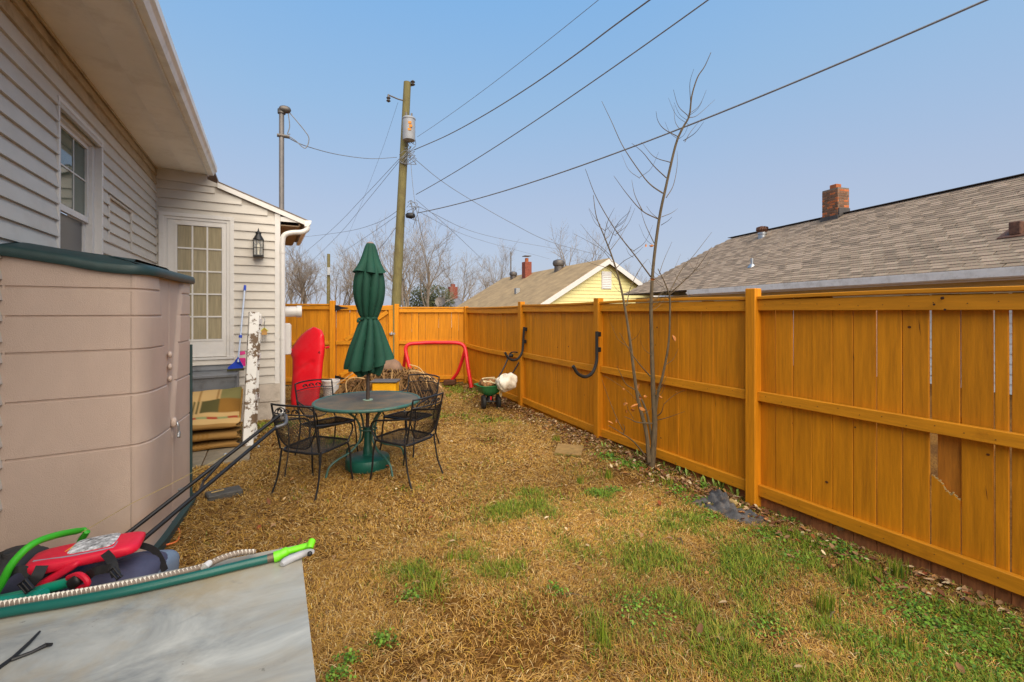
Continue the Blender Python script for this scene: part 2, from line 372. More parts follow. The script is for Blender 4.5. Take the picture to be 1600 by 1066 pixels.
def rail(parent, r, t0, t1, h0, h1, off, th=.038, sag=0, m=None, name='rail', dz0=0, dz1=0):
    b = MB(); n = 8; hc = (h0 + h1) / 2; hh = (h1 - h0) / 2
    vs = []; fs = []
    for i in range(n + 1):
        u = i / n; t = t0 + (t1 - t0) * u; z = hc - sag * 4 * u * (1 - u) + dz0 * (1 - u) + dz1 * u
        c = .004
        for (o_, z_) in ((off - th / 2, z - hh + c), (off - th / 2, z + hh - c), (off - th / 2 + c, z + hh), (off + th / 2, z + hh), (off + th / 2, z - hh), (off - th / 2 + c, z - hh)):
            vs.append(r.p(t, o_, z_))
    for i in range(n):
        for k in range(6): fs.append((i * 6 + k, i * 6 + (k + 1) % 6, (i + 1) * 6 + (k + 1) % 6, (i + 1) * 6 + k))
    fs.append(tuple(range(6))); fs.append(tuple(n * 6 + k for k in range(5, -1, -1)))
    b.add(vs, fs); return b.build(name, m or m_rail, parent)
def boards(parent, r, edges, h0, h1, off, gaps=None, skip=()):
    for i in range(len(edges) - 1):
        if i in skip: continue
        g = (gaps[i] if gaps else random.choice((.0015, .002, .002, .003, .004)))
        wd = abs(edges[i + 1] - edges[i]) - g
        c = (edges[i] + edges[i + 1]) / 2
        jo = random.uniform(-.003, .003); jh = random.uniform(-.006, .004)
        put('board', board_mesh(max(.03, round(wd / .002) * .002), h1 - h0), parent, r.p(c, off + jo, h0 + jh), (random.uniform(-.003, .003), random.uniform(-.003, .003), r.ang + random.uniform(-.008, .008)))
def even(t0, t1, w_=.139):
    n = max(1, round((t1 - t0) / w_)); e = [t0]
    ws = [random.choice((.94, 1, 1, 1.05)) for _ in range(n)]; s_ = sum(ws)
    for k in ws: e.append(e[-1] + (t1 - t0) * k / s_)
    return e
OFF_R, OFF_B = .012, .045
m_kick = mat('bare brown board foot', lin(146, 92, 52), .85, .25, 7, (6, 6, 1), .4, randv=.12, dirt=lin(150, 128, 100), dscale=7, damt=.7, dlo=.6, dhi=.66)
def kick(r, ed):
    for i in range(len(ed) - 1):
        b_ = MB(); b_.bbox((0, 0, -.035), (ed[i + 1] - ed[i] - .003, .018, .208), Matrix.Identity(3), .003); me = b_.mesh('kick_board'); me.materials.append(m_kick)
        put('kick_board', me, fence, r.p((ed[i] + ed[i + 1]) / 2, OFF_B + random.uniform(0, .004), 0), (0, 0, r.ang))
FP = [(3.70, .28), (3.717, 2.495), (3.727, 4.61), (3.84, 6.82), (3.97, 9.62)]
fence = thing('wooden_fence', (3.75, 4.8, 0), 'long ochre stained plank fence along the right side of the yard', 'fence')
FP0 = [(3.69, -2.0)] + FP
tops = [1.83, 1.83, 1.83, 1.80, 1.80, 1.745]
for i, (x, y) in enumerate(FP0): post(fence, x, y, tops[i])
for i in range(len(FP0) - 1):
    # direction runs towards the camera so that off > 0 points out of the yard
    r = Run(FP0[i + 1], FP0[i]); a, b_ = .048, r.L - .048
    sag = [0, .0, .004, .006, .03][i]; dh = [0, 0, -.005, -.01, -.035][i]
    rail(fence, r, a, b_, 1.638 + dh, 1.733 + dh, OFF_R, sag=sag * .4)
    rail(fence, r, a - .0, b_, .862 + dh, .945 + dh, OFF_R - .004, sag=sag)
    rail(fence, r, a, b_, .045, .142, OFF_R + .002, sag=sag * .3, dz0=.02 if i > 2 else 0)
    rail(fence, r, a, b_, 1.737 + dh, 1.766 + dh, OFF_R + .01, th=.088, sag=-.012 if i in (1, 2) else .008, name='cap_rail', dz0=-.004)
    if i == 1:
        px = [1150 + .28125 * q for q in (128, 222, 318, 424, 540, 655, 785, 930, 1085, 1255, 1440)]
        ed = []
        for q in px:
            P_ = PX(q, 600, 3.76); ed.append(r.L - (P_.y - FP0[1][1]))   # distance measured from the far post
        ed = [.03] + [r.L - (PX(q, 600, 3.76).y - FP0[1][1]) for q in px[1:]] + [1.55, 1.69, 1.83, 1.97, 2.11, r.L - .02]
        ed = sorted([e_ if k else .03 for k, e_ in enumerate(ed)])
        gp = [.002, .004, .002, .003, .003, .007, .006, .007, .006, .005, .013, .003, .003, .003, .003, .003, .003]
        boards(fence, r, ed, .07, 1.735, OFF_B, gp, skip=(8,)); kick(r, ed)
        # the broken board: sound above the middle rail, patched and splintered below it
        c0, c1 = ed[8] + .006, ed[9] - .004; cm = (c0 + c1) / 2
        put('board', board_mesh(round((c1 - c0) / .002) * .002, .84), fence, r.p(cm, OFF_B, .90), (0, 0, r.ang))
        pb = MB(); pb.bbox(r.p(cm + .012, OFF_B + .022, .70), (c1 - c0 - .02, .014, .56), Matrix.Rotation(r.ang, 3, 'Z'), .003)
        po = pb.build('patch_board', mat('dark stained patch', lin(188, 116, 26), .7, .2, 6, (6, 6, .6), .3), fence)
        jag = [(0, .585), (.10, .575), (.22, .56), (.33, .552), (.42, .535), (.5, .50), (.58, .505), (.68, .485), (.78, .50), (.9, .478), (1, .470)]
        jb = MB(); lo = [r.p(c0, OFF_B - .009, .07), r.p(c1, OFF_B - .009, .07)]
        top_ = [r.p(c0 + (c1 - c0) * u, OFF_B - .009, z_) for u, z_ in jag]
        jb.prism([lo[0], lo[1]] + top_[::-1], r.n * .018); jo_ = jb.build('board', m_board, fence); tag(jo_, 'lower half of a broken board with a splintered top edge')
        sb = MB()
        for k in range(len(jag) - 1):
            (u0, z0), (u1, z1) = jag[k], jag[k + 1]
            for q_ in range(2):
                ua = u0 + (u1 - u0) * random.random(); za = (z0 + z1) / 2 + random.uniform(-.012, .018)
                sb.beam(r.p(c0 + (c1 - c0) * u0, OFF_B - .003, z0 - .004), r.p(c0 + (c1 - c0) * u1, OFF_B - .001 + random.uniform(-.004, .006), z1 + random.uniform(-.002, .012)), .010, .007)
        sb.build('splinter', m_rawwood, fence)
    else:
        ed = even(.02, r.L - .02, .137); boards(fence, r, ed, .07 if i == 2 else -.03, 1.735 + dh, OFF_B)
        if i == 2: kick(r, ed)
# knot holes in the near top rail
kb = MB()
r = Run(FP0[2], FP0[1])
for q, yy in ((1475, 466), (1462, 476), (1479, 484)):
    P_ = PX(q, yy, 3.712); kb.lathe([(.010 if q == 1475 else .007, 0), (.006, .002), (0, .0021)], (3.6885, P_.y, P_.z), 10, axis=(-1, 0, .1))
kb.build('knot', mat('dark knot', lin(52, 28, 10), .9, .2, 20), fence)['kind'] = 'stuff'
kb = MB(); kr = random.Random(77)
for _ in range(46):
    y_ = kr.uniform(.9, 6.6); z_ = kr.choice((kr.uniform(1.0, 1.6), kr.uniform(.2, .82))); xb = np.interp(y_, [p[1] for p in FP0], [p[0] for p in FP0]) + OFF_B - .0098; rk = kr.uniform(.004, .010)
    if kr.random() < .55: kb.add([(xb - .0006, y_ + rk * math.cos(a_) * 1.2, z_ + rk * math.sin(a_)) for a_ in [6.2832 * q_ / 10 for q_ in range(10)]], [tuple(range(10))])
    else:
        L1 = kr.uniform(.04, .12); yo = kr.uniform(-.012, .012); kb.add([(xb - .0006, y_, z_), (xb - .0006, y_ + yo * .5 + .0022, z_ + L1 * .5), (xb - .0006, y_ + yo, z_ + L1), (xb - .0006, y_ + yo * .5 - .0012, z_ + L1 * .5)], [(0, 1, 2, 3)])
kb.build('knots_and_checks', mat('brown knot', lin(92, 50, 14), .9, .25, 60), fence)['kind'] = 'stuff'
nb_ = MB()
for i_ in (1, 2, 3):
    r_ = Run(FP0[i_ + 1], FP0[i_])
    for zc_ in (.09, .90, 1.68):
        t_ = .12
        while t_ < r_.L - .08:
            q_ = r_.p(t_ + kr.uniform(-.01, .01), OFF_R - .0242, zc_ + kr.uniform(-.02, .02)); nb_.lathe([(.0035, 0), (.002, .001), (0, .0011)], q_, 6, axis=(-1, 0, 0)); t_ += .139
nb_.build('nails', mat('rusty nail', lin(96, 62, 34), .7, .2, 40, metal=.4), fence)['kind'] = 'stuff'

# back fence: corner post to the house side
BL = Run((-.35, 11.34), (3.97, 9.62))            # left to right seen from the yard; n points away
def back_t(px):
    d = (px - 800) / FPX; dx, dy = SY + d * CY, CY - d * SY
    A = BL.A; M = Matrix(((dx, -BL.d.x), (dy, -BL.d.y))); v = M.inverted() @ Vector((A.x, A.y)); return v[1]
tH, tG, tC = back_t(520), back_t(620), BL.L
bf = thing('wooden_fence', (1.8, 10.5, 0), 'short ochre plank fence across the far end of the yard, beside the gate', 'fence')
for t, tp in ((.05, 1.83), (tH, 1.87), (tG, 1.80)):
    P_ = BL.p(t, 0, 0); post(bf, P_.x, P_.y, tp, BL.ang, sz=.11 if t == tH else .095)
for (t0, t1, top_) in ((.10, tH - .055, 1.80), (tG + .048, tC - .05, 1.735)):
    rail(bf, BL, t0, t1, top_ - .125, top_ - .035, OFF_R, m=m_railx); rail(bf, BL, t0, t1, top_ - .031, top_, OFF_R + .01, th=.088, m=m_railx, name='cap_rail')
    rail(bf, BL, t0, t1, .90, .975, OFF_R, m=m_railx); rail(bf, BL, t0, t1, .10, .185, OFF_R, m=m_railx)
    ed = even(t0 - .02, t1 + .02, .145)
    boards(bf, BL, ed, .03, top_ - .035, OFF_B, [random.choice((.002, .002, .005, .008, .003)) for _ in ed])
g0, g1 = tH + .068, tG - .085
gate = thing('wooden_gate', BL.p(g0, 0, 0), 'ochre plank gate with diagonal braces and black strap hinges in the far fence', 'gate')
boards(gate, BL, even(g0, g1, .145), .04, 1.775, OFF_B - .012, [.005] * 12)
rail(gate, BL, g0, g1, 1.66, 1.76, -.004, m=m_railx); rail(gate, BL, g0, g1 - .095, .90, .985, -.004, m=m_railx); rail(gate, BL, g0, g1, .10, .19, -.004, m=m_railx)
b = MB(); b.beam(BL.p(g1 - .046, -.005, .192), BL.p(g1 - .046, -.005, 1.658), .09, .036, up=BL.n, bev=.004); b.build('stile', m_board, gate)
for (t0, z0, t1, z1) in ((g0 + .20, 1.0, g1 - .12, 1.62), (g0 + .10, .22, g1 - .14, .86)):
    b = MB(); b.beam(BL.p(t0, -.003, z0), BL.p(t1, -.003, z1), .085, .034, up=BL.n, bev=.004); b.build('brace', m_railx, gate)
for z in (1.71, .16):
    b = MB(); q0 = BL.p(g0 - .005, -.028, z)
    poly = [BL.p(g0 - .005, -.026, z - .06), BL.p(g0 + .05, -.026, z - .06), BL.p(g0 + .12, -.026, z - .025), BL.p(g0 + .26, -.026, z - .008), BL.p(g0 + .26, -.026, z + .008), BL.p(g0 + .12, -.026, z + .025), BL.p(g0 + .05, -.026, z + .06), BL.p(g0 - .005, -.026, z + .06)]
    b.prism(poly, BL.n * -.006); b.tube([BL.p(g0 - .01, -.03, z - .07), BL.p(g0 - .01, -.03, z + .07)], .012, 8); b.build('hinge', m_black, gate)
b = MB(); b.box(BL.p(g1 - .08, -.028, 1.12), BL.p(g1 + .06, -.045, 1.16)); b.tube([BL.p(g1 - .02, -.04, 1.10), BL.p(g1 - .02, -.09, 1.12), BL.p(g1 - .02, -.04, 1.18)], .007, 6); b.build('latch', m_steel, gate)

# ------------------------------------------------------------------ our house
WX, EY = -1.36, 7.80
house = thing('house', (WX, EY, 0), 'grey sided single storey house with white trim filling the left of the picture', 'house')
SO = 3.60                                   # soffit height at the wall
def lap(p0, p1, z0, z1, n, parent, m=None, name='siding_board', t0=.003, t1=.023):
    """one course of lap siding from p0 to p1 (xy); n = outward normal"""
    p0 = Vector((*p0, 0)); p1 = Vector((*p1, 0)); n = Vector((*n, 0)); Z = lambda z: Vector((0, 0, z))
    b = MB(); a = [p0 + n * -.004 + Z(z0), p0 + n * t1 + Z(z0), p0 + n * (t1 - .001) + Z(z0 + .012), p0 + n * t0 + Z(z1), p0 + n * -.004 + Z(z1)]
    c = [v + (p1 - p0) for v in a]; k = 5
    b.add(a + c, [(0, 1, 2, 3, 4)[::-1], (5, 6, 7, 8, 9)] + [(i, (i + 1) % k, k + (i + 1) % k, k + i) for i in range(k)])
    return b.build(name, m or m_siding, parent)
# left wall
W0, W1, WB, WT = 4.48, 5.46, 1.82, 3.17        # window opening
V0, V1, VB, VT = 5.68, 6.50, 2.30, 2.73        # louvred panel
dz = .1195; z = .50; k = 0
while z < SO - .005:
    z1 = min(z + dz, SO); segs = [(-2.2, EY)]
    mid = (z + z1) / 2
    if WB < mid < WT: segs = [(-2.2, W0), (W1, EY)]
    if VB < mid < VT: segs = [(-2.2, W0), (W1, V0 + .01), (V1 - .01, EY)]
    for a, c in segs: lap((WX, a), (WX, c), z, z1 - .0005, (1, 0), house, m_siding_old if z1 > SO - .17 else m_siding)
    z += dz
b = MB(); b.box((WX - .22, -2.2, 0), (WX - .006, W0, SO + .1)); b.box((WX - .22, W1, 0), (WX - .006, EY + .0, SO + .1)); b.box((WX - .22, W0, 0), (WX - .006, W1, WB)); b.box((WX - .22, W0, WT), (WX - .006, W1, SO + .1)); b.box((WX + .0, -2.2, 0), (WX - .05, EY - .02, .495)); b.build('wall', m_block, house)
b = MB(); b.tube([(WX + .012, V0, VT + .01), (WX + .012, V1, VT + .01)], .012, 6); b.tube([(WX + .012, V0, VB), (WX + .012, V1, VB)], .012, 6); b.tube([(WX + .012, V0, VB), (WX + .012, V0, VT)], .010, 6); b.tube([(WX + .012, V1, VB), (WX + .012, V1, VT)], .010, 6)
vp = b.build('louvre_panel', m_siding, house)
for q in range(4): lap((WX - .012, V0 + .015), (WX - .012, V1 - .015), VB + .105 * q, VB + .105 * (q + 1), (1, 0), vp, name='louvre', t1=.022)
# window
wf = MB()
J = WX - .075
wf.box((WX + .022, W0 - .012, WB - .02), (J - .02, W0 + .014, WT + .0)); wf.box((WX + .022, W1 - .02, WB - .02), (J - .02, W1 + .022, WT)); wf.box((WX + .022, W0 - .012, WT + .001), (J - .02, W1 + .022, WT + .03)); wf.box((WX + .03, W0 - .012, WB - .05), (J - .02, W1 + .022, WB - .021))
wf.box((J + .045, W1 - .075, WB - .0205), (J - .02, W1 - .021, WT - .001)); wf.box((J + .045, W0 + .015, WT - .06), (J - .02, W1 - .076, WT - .001))
win = wf.build('window', m_white, house)
def win_glass(nm, col, rough):
    m = bpy.data.materials.new(nm); m.use_nodes = True; b_ = m.node_tree.nodes['Principled BSDF']
    n_ = m.node_tree.nodes.new('ShaderNodeTexNoise'); n_.inputs['Scale'].default_value = 1.5; r_ = m.node_tree.nodes.new('ShaderNodeValToRGB')
    r_.color_ramp.elements[0].color = (*[c * .8 for c in col[:3]], 1); r_.color_ramp.elements[1].color = (*[c * 1.2 for c in col[:3]], 1)
    t_ = m.node_tree.nodes.new('ShaderNodeTexCoord'); m.node_tree.links.new(t_.outputs['Object'], n_.inputs['Vector']); m.node_tree.links.new(n_.outputs['Fac'], r_.inputs[0]); m.node_tree.links.new(r_.outputs[0], b_.inputs['Base Color'])
    b_.inputs['Roughness'].default_value = rough; b_.inputs['Specular IOR Level'].default_value = .6; return m
m_glass_g = win_glass('greenish window glass', lin(66, 86, 74), .04); m_glass_d = win_glass('screened glass', lin(78, 78, 78), .35)
MR = 2.44; S0, S1 = W0 + .016, W1 - .077; ST = WT - .062
b = MB(); b.box((J + .02, S0, MR - .02), (J - .01, S1, MR + .03)); b.box((J + .02, S0, MR + .031), (J - .01, S0 + .03, ST)); b.box((J + .02, S1 - .035, MR + .031), (J - .01, S1, ST)); b.box((J + .02, S0 + .031, ST - .035), (J - .01, S1 - .036, ST)); b.build('sash', m_white, win)
b = MB(); b.box((J + .002, S0 + .03, MR + .03), (J - .004, S1 - .035, ST - .035)); b.build('pane', m_glass_g, win)
b = MB(); b.box((J - .005, S0, WB - .02), (J - .04, S0 + .03, MR - .021)); b.box((J - .005, S1 - .035, WB - .02), (J - .04, S1, MR - .021)); b.build('sash', m_white, win)
b = MB(); b.box((J - .018, S0 + .03, WB - .02), (J - .024, S1 - .035, MR - .021)); b.build('pane', m_glass_d, win)
for q in (1, 2):
    y_ = S0 + .03 + (S1 - S0 - .065) * q / 3
    b = MB(); b.box((J + .0075, y_ - .006, MR + .0305), (J + .0025, y_ + .006, ST - .036)); b.build('muntin', m_white, win)
b = MB(); b.box((J + .008, S0 + .031, 2.78), (J + .0022, S1 - .036, 2.792)); b.build('muntin', m_white, win)
# soffit, fascia, gutter, roof of the main house
EX = -.765
b = MB(); b.box((WX - .0, -2.2, SO), (EX - .27, EY - .002, SO + .02)); b.build('soffit_panel', m_soffit, house)
b = MB(); b.box((EX - .268, -2.2, SO - .012), (EX, EY - .002, SO + .02)); b.build('soffit_panel', m_soffit, house)
b = MB(); b.box((EX + .001, -2.2, SO - .035), (EX + .022, EY - .004, SO + .12)); b.build('fascia', m_white, house)
b = MB(); gut = [(EX + .023, SO + .10), (EX + .023, SO - .02), (EX + .075, SO - .02), (EX + .095, SO + .02), (EX + .118, SO + .045), (EX + .122, SO + .10), (EX + .112, SO + .10), (EX + .108, SO + .05), (EX + .087, SO + .025), (EX + .070, SO - .012), (EX + .031, SO - .012), (EX + .031, SO + .10)]
b.prism([(x, -2.2, z_) for x, z_ in gut], (0, EY - .01 + 2.2, 0)); b.prism([(x, EY - .01, z_) for x, z_ in gut[:6]], (0, .004, 0)); b.build('gutter', m_gutter, house)
b = MB(); b.prism([(EX + .06, -2.2, SO + .12), (EX + .06, -2.2, SO + .15), (-5.5, -2.2, SO + 2.2), (-5.5, -2.2, SO + 2.1)], (0, 14, 0)); b.build('roof', m_shingle, house)
# frieze trim strips (J channel)
b = MB(); b.tube([(WX + .02, -2.2, SO - .012), (WX + .02, EY, SO - .012)], .012, 6); b.build('trim', m_siding_old, house)
# end wall with the door
CX = .157; SL = .378
roofz = lambda x: 3.05 + SL * (.54 - x)
D0, D1, DB, DT = -1.318, -.437, .975, 3.005
z = .545; k = 0
while z < 3.75:
    z1 = z + .1265; mid = z + .06
    xr = min(CX - .06, .54 - (z1 + .055 - 3.05) / SL)         # cut by the rake
    if mid < DB - .02: segs = [(-.42, xr)]
    elif mid < DT: segs = [(WX + .02, D0), (D1, xr)]
    else: segs = [(WX + .02, min(xr, CX - .06))]
    if z1 > SO: z1 = SO - .001
    for a, c in segs:
        if c - a > .02 and z1 - z > .02:
            ztop_l = min(z1, roofz(a) - .07)
            lap((a, EY), (c, EY), z, z1, (0, -1), house)
    z += .1265
b = MB(); b.prism([(WX, EY + .005, .0), (CX, EY + .005, .0), (CX, EY + .005, roofz(CX) - .06), (WX, EY + .005, roofz(WX) - .06)], (0, .12, 0)); b.build('wall', m_siding, house)
b = MB(); b.box((CX - .12, EY + .126, 0), (CX, 10.1, 3.1)); b.build('wall', m_siding, house)
b = MB(); b.box((WX, EY - .03, 0), (CX + .005, EY + .004, .54)); 
b.build('foundation', m_block, house)
blk = m_block
b = MB(); b.box((CX - .065, EY - .022, .52), (CX + .008, EY + .05, roofz(CX) - .08)); b.build('corner_board', m_white, house)
b = MB(); b.box((WX + .001, EY - .020, .55), (WX + .024, EY - .0, SO)); b.build('corner_board', m_siding, house)
b = MB(); b.prism([(x_, EY - .026, z_) for x_, z_ in ((WX + .025, 3.45), (-.60, 3.42), (-.60, 3.455), (-.765, 3.52), (-.765, 3.597), (WX + .025, 3.597))], (0, .025, 0)); b.build('frieze_board', m_siding, house)
# lean-to roof: rake board, shingles, overhang
def slope_slab(bm, x0, x1, y0, y1, dz0, dz1):
    bm.prism([(x0, y0, roofz(x0) + dz0), (x1, y0, roofz(x1) + dz0), (x1, y0, roofz(x1) + dz1), (x0, y0, roofz(x0) + dz1)], (0, y1 - y0, 0))
b = MB(); slope_slab(b, EX + .126, .545, EY - .05, EY - .03, -.085, -.012); b.build('rake_board', m_white, house)
b = MB(); slope_slab(b, EX + .126, .57, EY - .055, 10.15, -.008, .008); b.build('roof', m_shingle, house)
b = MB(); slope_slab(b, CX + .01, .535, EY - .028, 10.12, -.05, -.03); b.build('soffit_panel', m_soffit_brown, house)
b = MB(); b.box((CX + .01, EY - .028, roofz(CX) - .19), (.48, EY - .015, roofz(CX) - .19 + .07)); b.build('trim', m_white, house)
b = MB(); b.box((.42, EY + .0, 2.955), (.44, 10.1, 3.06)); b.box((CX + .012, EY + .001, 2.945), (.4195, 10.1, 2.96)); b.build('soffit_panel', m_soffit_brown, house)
b = MB(); gx = .50; gut = [(gx, 3.045), (gx, 2.955), (gx + .055, 2.955), (gx + .09, 3.0), (gx + .10, 3.05)]
b.prism([(x, EY - .06, z_) for x, z_ in gut], (0, 2.35, 0)); b.build('gutter', m_gutter, house)
dsp = spline([(.545, EY - .02, 2.965), (.535, EY - .02, 2.91), (.46, EY - .015, 2.865), (.32, EY - .01, 2.845), (.225, EY - .01, 2.80), (.195, EY - .01, 2.70), (.195, EY - .01, 2.5)], 6) + [Vector((.195, EY - .01, .12)), Vector((.195, EY - .03, .06)), Vector((.2, EY - .16, .04))]
b = MB(); b.tube(dsp, .040, 10); b.tube([(.195, EY - .01, 2.52), (.195, EY - .01, 2.56)], .044, 10); b.tube([(.195, EY - .01, 1.2), (.195, EY - .01, 1.23)], .044, 10); b.build('downspout', m_white, house, True)
# block joints on the foundation
b = MB(); b.box((-.42, EY - .035, .27), (CX, EY - .0305, .277)); b.box((-.12, EY - .035, .277), (-.113, EY - .0305, .54)); b.build('mortar_joint', m_mortar, house)
# door
df = MB(); df.box((D0, EY - .035, DB), (D0 + .05, EY + .004, DT - .051)); df.box((D1 - .05, EY - .035, DB), (D1, EY + .004, DT - .051)); df.box((D0, EY - .035, DT - .05), (D1, EY + .004, DT))
df.box((D0 + .05, EY - .022, DB), (D0 + .09, EY + .0, DT - .09)); df.box((D1 - .09, EY - .022, DB), (D1 - .05, EY + .0, DT - .09)); df.box((D0 + .05, EY - .022, DT - .09), (D1 - .05, EY, DT - .051))
df.box((D0 - .01, EY - .055, DB - .03), (D1 + .01, EY - .001, DB - .002))
door = df.build('door', m_white, house)
X0, X1, GB, GT = D0 + .092, D1 - .092, 1.235, 2.845; L0, L1 = -1.115, -.588
b = MB(); b.box((X0, EY - .012, DB + .01), (L0, EY + .003, DT - .093)); b.box((L1, EY - .012, DB + .01), (X1, EY + .003, DT - .093)); b.box((L0, EY - .012, DB + .01), (L1, EY + .003, GB)); b.box((L0, EY - .012, GT), (L1, EY + .003, DT - .093))
b.box((L0 - .025, EY - .019, GB - .025), (L0, EY - .0125, GT + .025)); b.box((L1, EY - .019, GB - .025), (L1 + .025, EY - .0125, GT + .025)); b.box((L0, EY - .019, GB - .025), (L1, EY - .0125, GB)); b.box((L0, EY - .019, GT), (L1, EY - .0125, GT + .025)); b.build('door_leaf', m_white, door)
m_dglass = mat('door glass over a cream curtain', lin(158, 148, 122), .07, .14, 5, (7, 1, .6), 0, spec=.6)
for i in range(3):
    for j in range(5):
        x0 = L0 + (L1 - L0) * i / 3; x1 = L0 + (L1 - L0) * (i + 1) / 3; z0 = GB + (GT - GB) * j / 5; z1_ = GB + (GT - GB) * (j + 1) / 5
        b = MB(); b.box((x0 + .006, EY - .003, z0 + .006), (x1 - .006, EY + .002, z1_ - .006)); b.build('pane', m_dglass, door)
for i in (1, 2): b = MB(); x_ = L0 + (L1 - L0) * i / 3; b.box((x_ - .010, EY - .014, GB), (x_ + .010, EY + .003, GT)); b.build('muntin', m_white, door)
for j in range(1, 5): b = MB(); z_ = GB + (GT - GB) * j / 5; b.box((L0, EY - .0145, z_ - .010), (L1, EY + .0025, z_ + .010)); b.build('muntin', m_white, door)
# grey skirt below the door
for q in range(2): lap((WX + .02, EY - .03), (-.425, EY - .03), .79 + q * .078, .79 + (q + 1) * .078 - .001, (0, -1), house, m_gray_paint if q == 0 else m_siding)

# wall lantern
P_ = PY(404, 383, EY); lx = P_.x; lz = 2.44
lan = thing('wall_lantern', (lx, EY - .1, lz), 'black metal wall lantern with clear panes right of the back door', 'lantern')
b = MB()
for sx in (-1, 1):
    for sy in (-1, 1): b.tube([(lx + sx * .062, EY - .1 + sy * .062, lz + .02), (lx + sx * .062, EY - .1 + sy * .062, lz + .24)], .006, 6)
for z_ in (.02, .13, .24):
    q = [(lx - .062, EY - .162, lz + z_), (lx + .062, EY - .162, lz + z_), (lx + .062, EY - .038, lz + z_), (lx - .062, EY - .038, lz + z_)]
    b.tube(q, .005, 6, closed=True)
for q in (-.022, .022): b.tube([(lx + q, EY - .162, lz + .02), (lx + q, EY - .162, lz + .24)], .003, 5)
b.box((lx - .07, EY - .17, lz), (lx + .07, EY - .03, lz + .018)); b.box((lx - .05, EY - .03, lz + .05), (lx + .05, EY - .017, lz + .2)); b.build('cage', m_black, lan)
b = MB(); b.lathe([(.075, .245), (.072, .26), (.05, .30), (.036, .325), (.034, .34), (.04, .345), (.038, .36), (.02, .375), (.008, .385), (.012, .395), (.006, .41), (0, .43)], (lx, EY - .1, lz), 16); b.build('roof', m_black, lan, True)
mg = bpy.data.materials.new('clear lantern glass'); mg.use_nodes = True; bb = mg.node_tree.nodes['Principled BSDF']; bb.inputs['Base Color'].default_value = (.9, .9, .85, 1); bb.inputs['Alpha'].default_value = .25; bb.inputs['Roughness'].default_value = .1
b = MB(); b.box((lx - .058, EY - .158, lz + .02), (lx + .058, EY - .042, lz + .24)); b.build('pane', mg, lan)
b = MB(); b.lathe([(.012, .02), (.014, .1), (.024, .13), (.026, .15), (.016, .185), (0, .2)], (lx, EY - .1, lz), 12); b.build('bulb', mat('frosted bulb', lin(235, 228, 205), .3, .03), lan, True)

# service mast with weatherhead
mp = thing('service_mast', (PY(440, 300, 8.6).x, 8.6, 3.0), 'grey electric service mast with weatherhead rising behind the porch roof', 'mast')
mx_ = mp.location.x; mt = PY(440, 176, 8.6).z
b = MB(); b.tube([(mx_, 8.6, 3.0), (mx_, 8.6, mt)], .04, 12); b.build('conduit', m_greyms, mp, True)
b = MB(); b.soft((mx_ + .05, 8.57, mt + .05), (.19, .13, .12), None, .8, 14, 8); b.tube([(mx_, 8.6, mt - .02), (mx_, 8.6, mt + .05)], .062, 12); b.build('weatherhead', m_vent, mp, True)
def wloop(pts, r=.009): 
    b_ = MB(); b_.tube(spline(pts, 6), r, 5); return b_
ins = U(446, 213, PY(440, 213, 8.6).y and 7.72); bz = PY(440, 213, 8.6).z
for pts in ([(mx_ + .12, 8.57, mt + .01), (mx_ + .35, 8.57, mt - .25), (mx_ + .42, 8.57, mt - .38), (mx_ + .36, 8.57, mt - .55), (mx_ + .2, 8.57, bz - .04), (mx_ + .08, 8.57, bz + .02)], [(mx_ + .1, 8.57, mt), (mx_ + .12, 8.57, mt - .22), (mx_ + .09, 8.57, mt - .35), (mx_ + .13, 8.57, bz + .05)]):
    wloop(pts).build('service_wire', m_wire, mp, True)
b = MB(); b.tube([(mx_ - .07, 8.58, bz), (mx_ + .12, 8.58, bz)], .03, 8); b.build('insulator', m_vent, mp, True)

# things on the porch side
q = thing('dryer_vent', (CX + .001, 8.25, 1.63), 'round white vent pipe sticking out of the house side above the red sled', 'vent pipe')
b = MB(); b.tube([(CX + .001, 8.25, 1.63), (CX + .30, 8.25, 1.63)], .085, 18); b.build('pipe', m_white, q, True)
b = MB(); b.tube([(CX + .26, 8.25, 1.63), (CX + .33, 8.25, 1.63)], .098, 18); b.build('collar', m_white, q, True)
q = thing('utility_box', (CX + .001, 8.2, 1.02), 'pale grey utility box on the house side behind the downspout', 'utility box')
b = MB(); b.box((CX + .002, 8.0, .95), (CX + .16, 8.35, 1.44), .01); b.build('case', m_white, q); b = MB(); b.box((CX + .161, 8.02, .97), (CX + .17, 8.33, 1.42), .004); b.build('lid', m_white, q)

# ------------------------------------------------------------------ storage shed
def resample(pts, n):
    P = spline(pts, 10); d = [0]
    for i in range(1, len(P)): d.append(d[-1] + (P[i] - P[i - 1]).length)
    r = []; j = 0
    for k in range(n + 1):
        t = d[-1] * k / n
        while j < len(d) - 2 and d[j + 1] < t: j += 1
        u = (t - d[j]) / max(1e-9, d[j + 1] - d[j]); r.append(P[j].lerp(P[j + 1], u))
    return r
V3 = lambda x, y, z=0: Vector((x, y, z))
shed = thing('storage_shed', (-.95, 4.25, 0), 'tall beige resin storage shed with dark green lid beside the house wall', 'shed')
GRV = (.777, 1.105, 1.39, 1.605, 1.777)
zs = [.05, .06]
for g in GRV: zs += [g - .10, g - .014, g - .007, g, g + .004, g + .05]
zs = sorted(set([round(v, 4) for v in zs] + list(np.round(np.arange(.12, 1.88, .07), 4)) + [1.885]))
zs = [v for i, v in enumerate(zs)]
def groove(z):
    v = 0
    for g in GRV:
        if g - .0145 <= z <= g + .0045: v = max(v, {True: 1.0, False: .0}[abs(z - (g - .0035)) < .0045])
    return v * .010
SEAM = V3(-.632, 4.21)
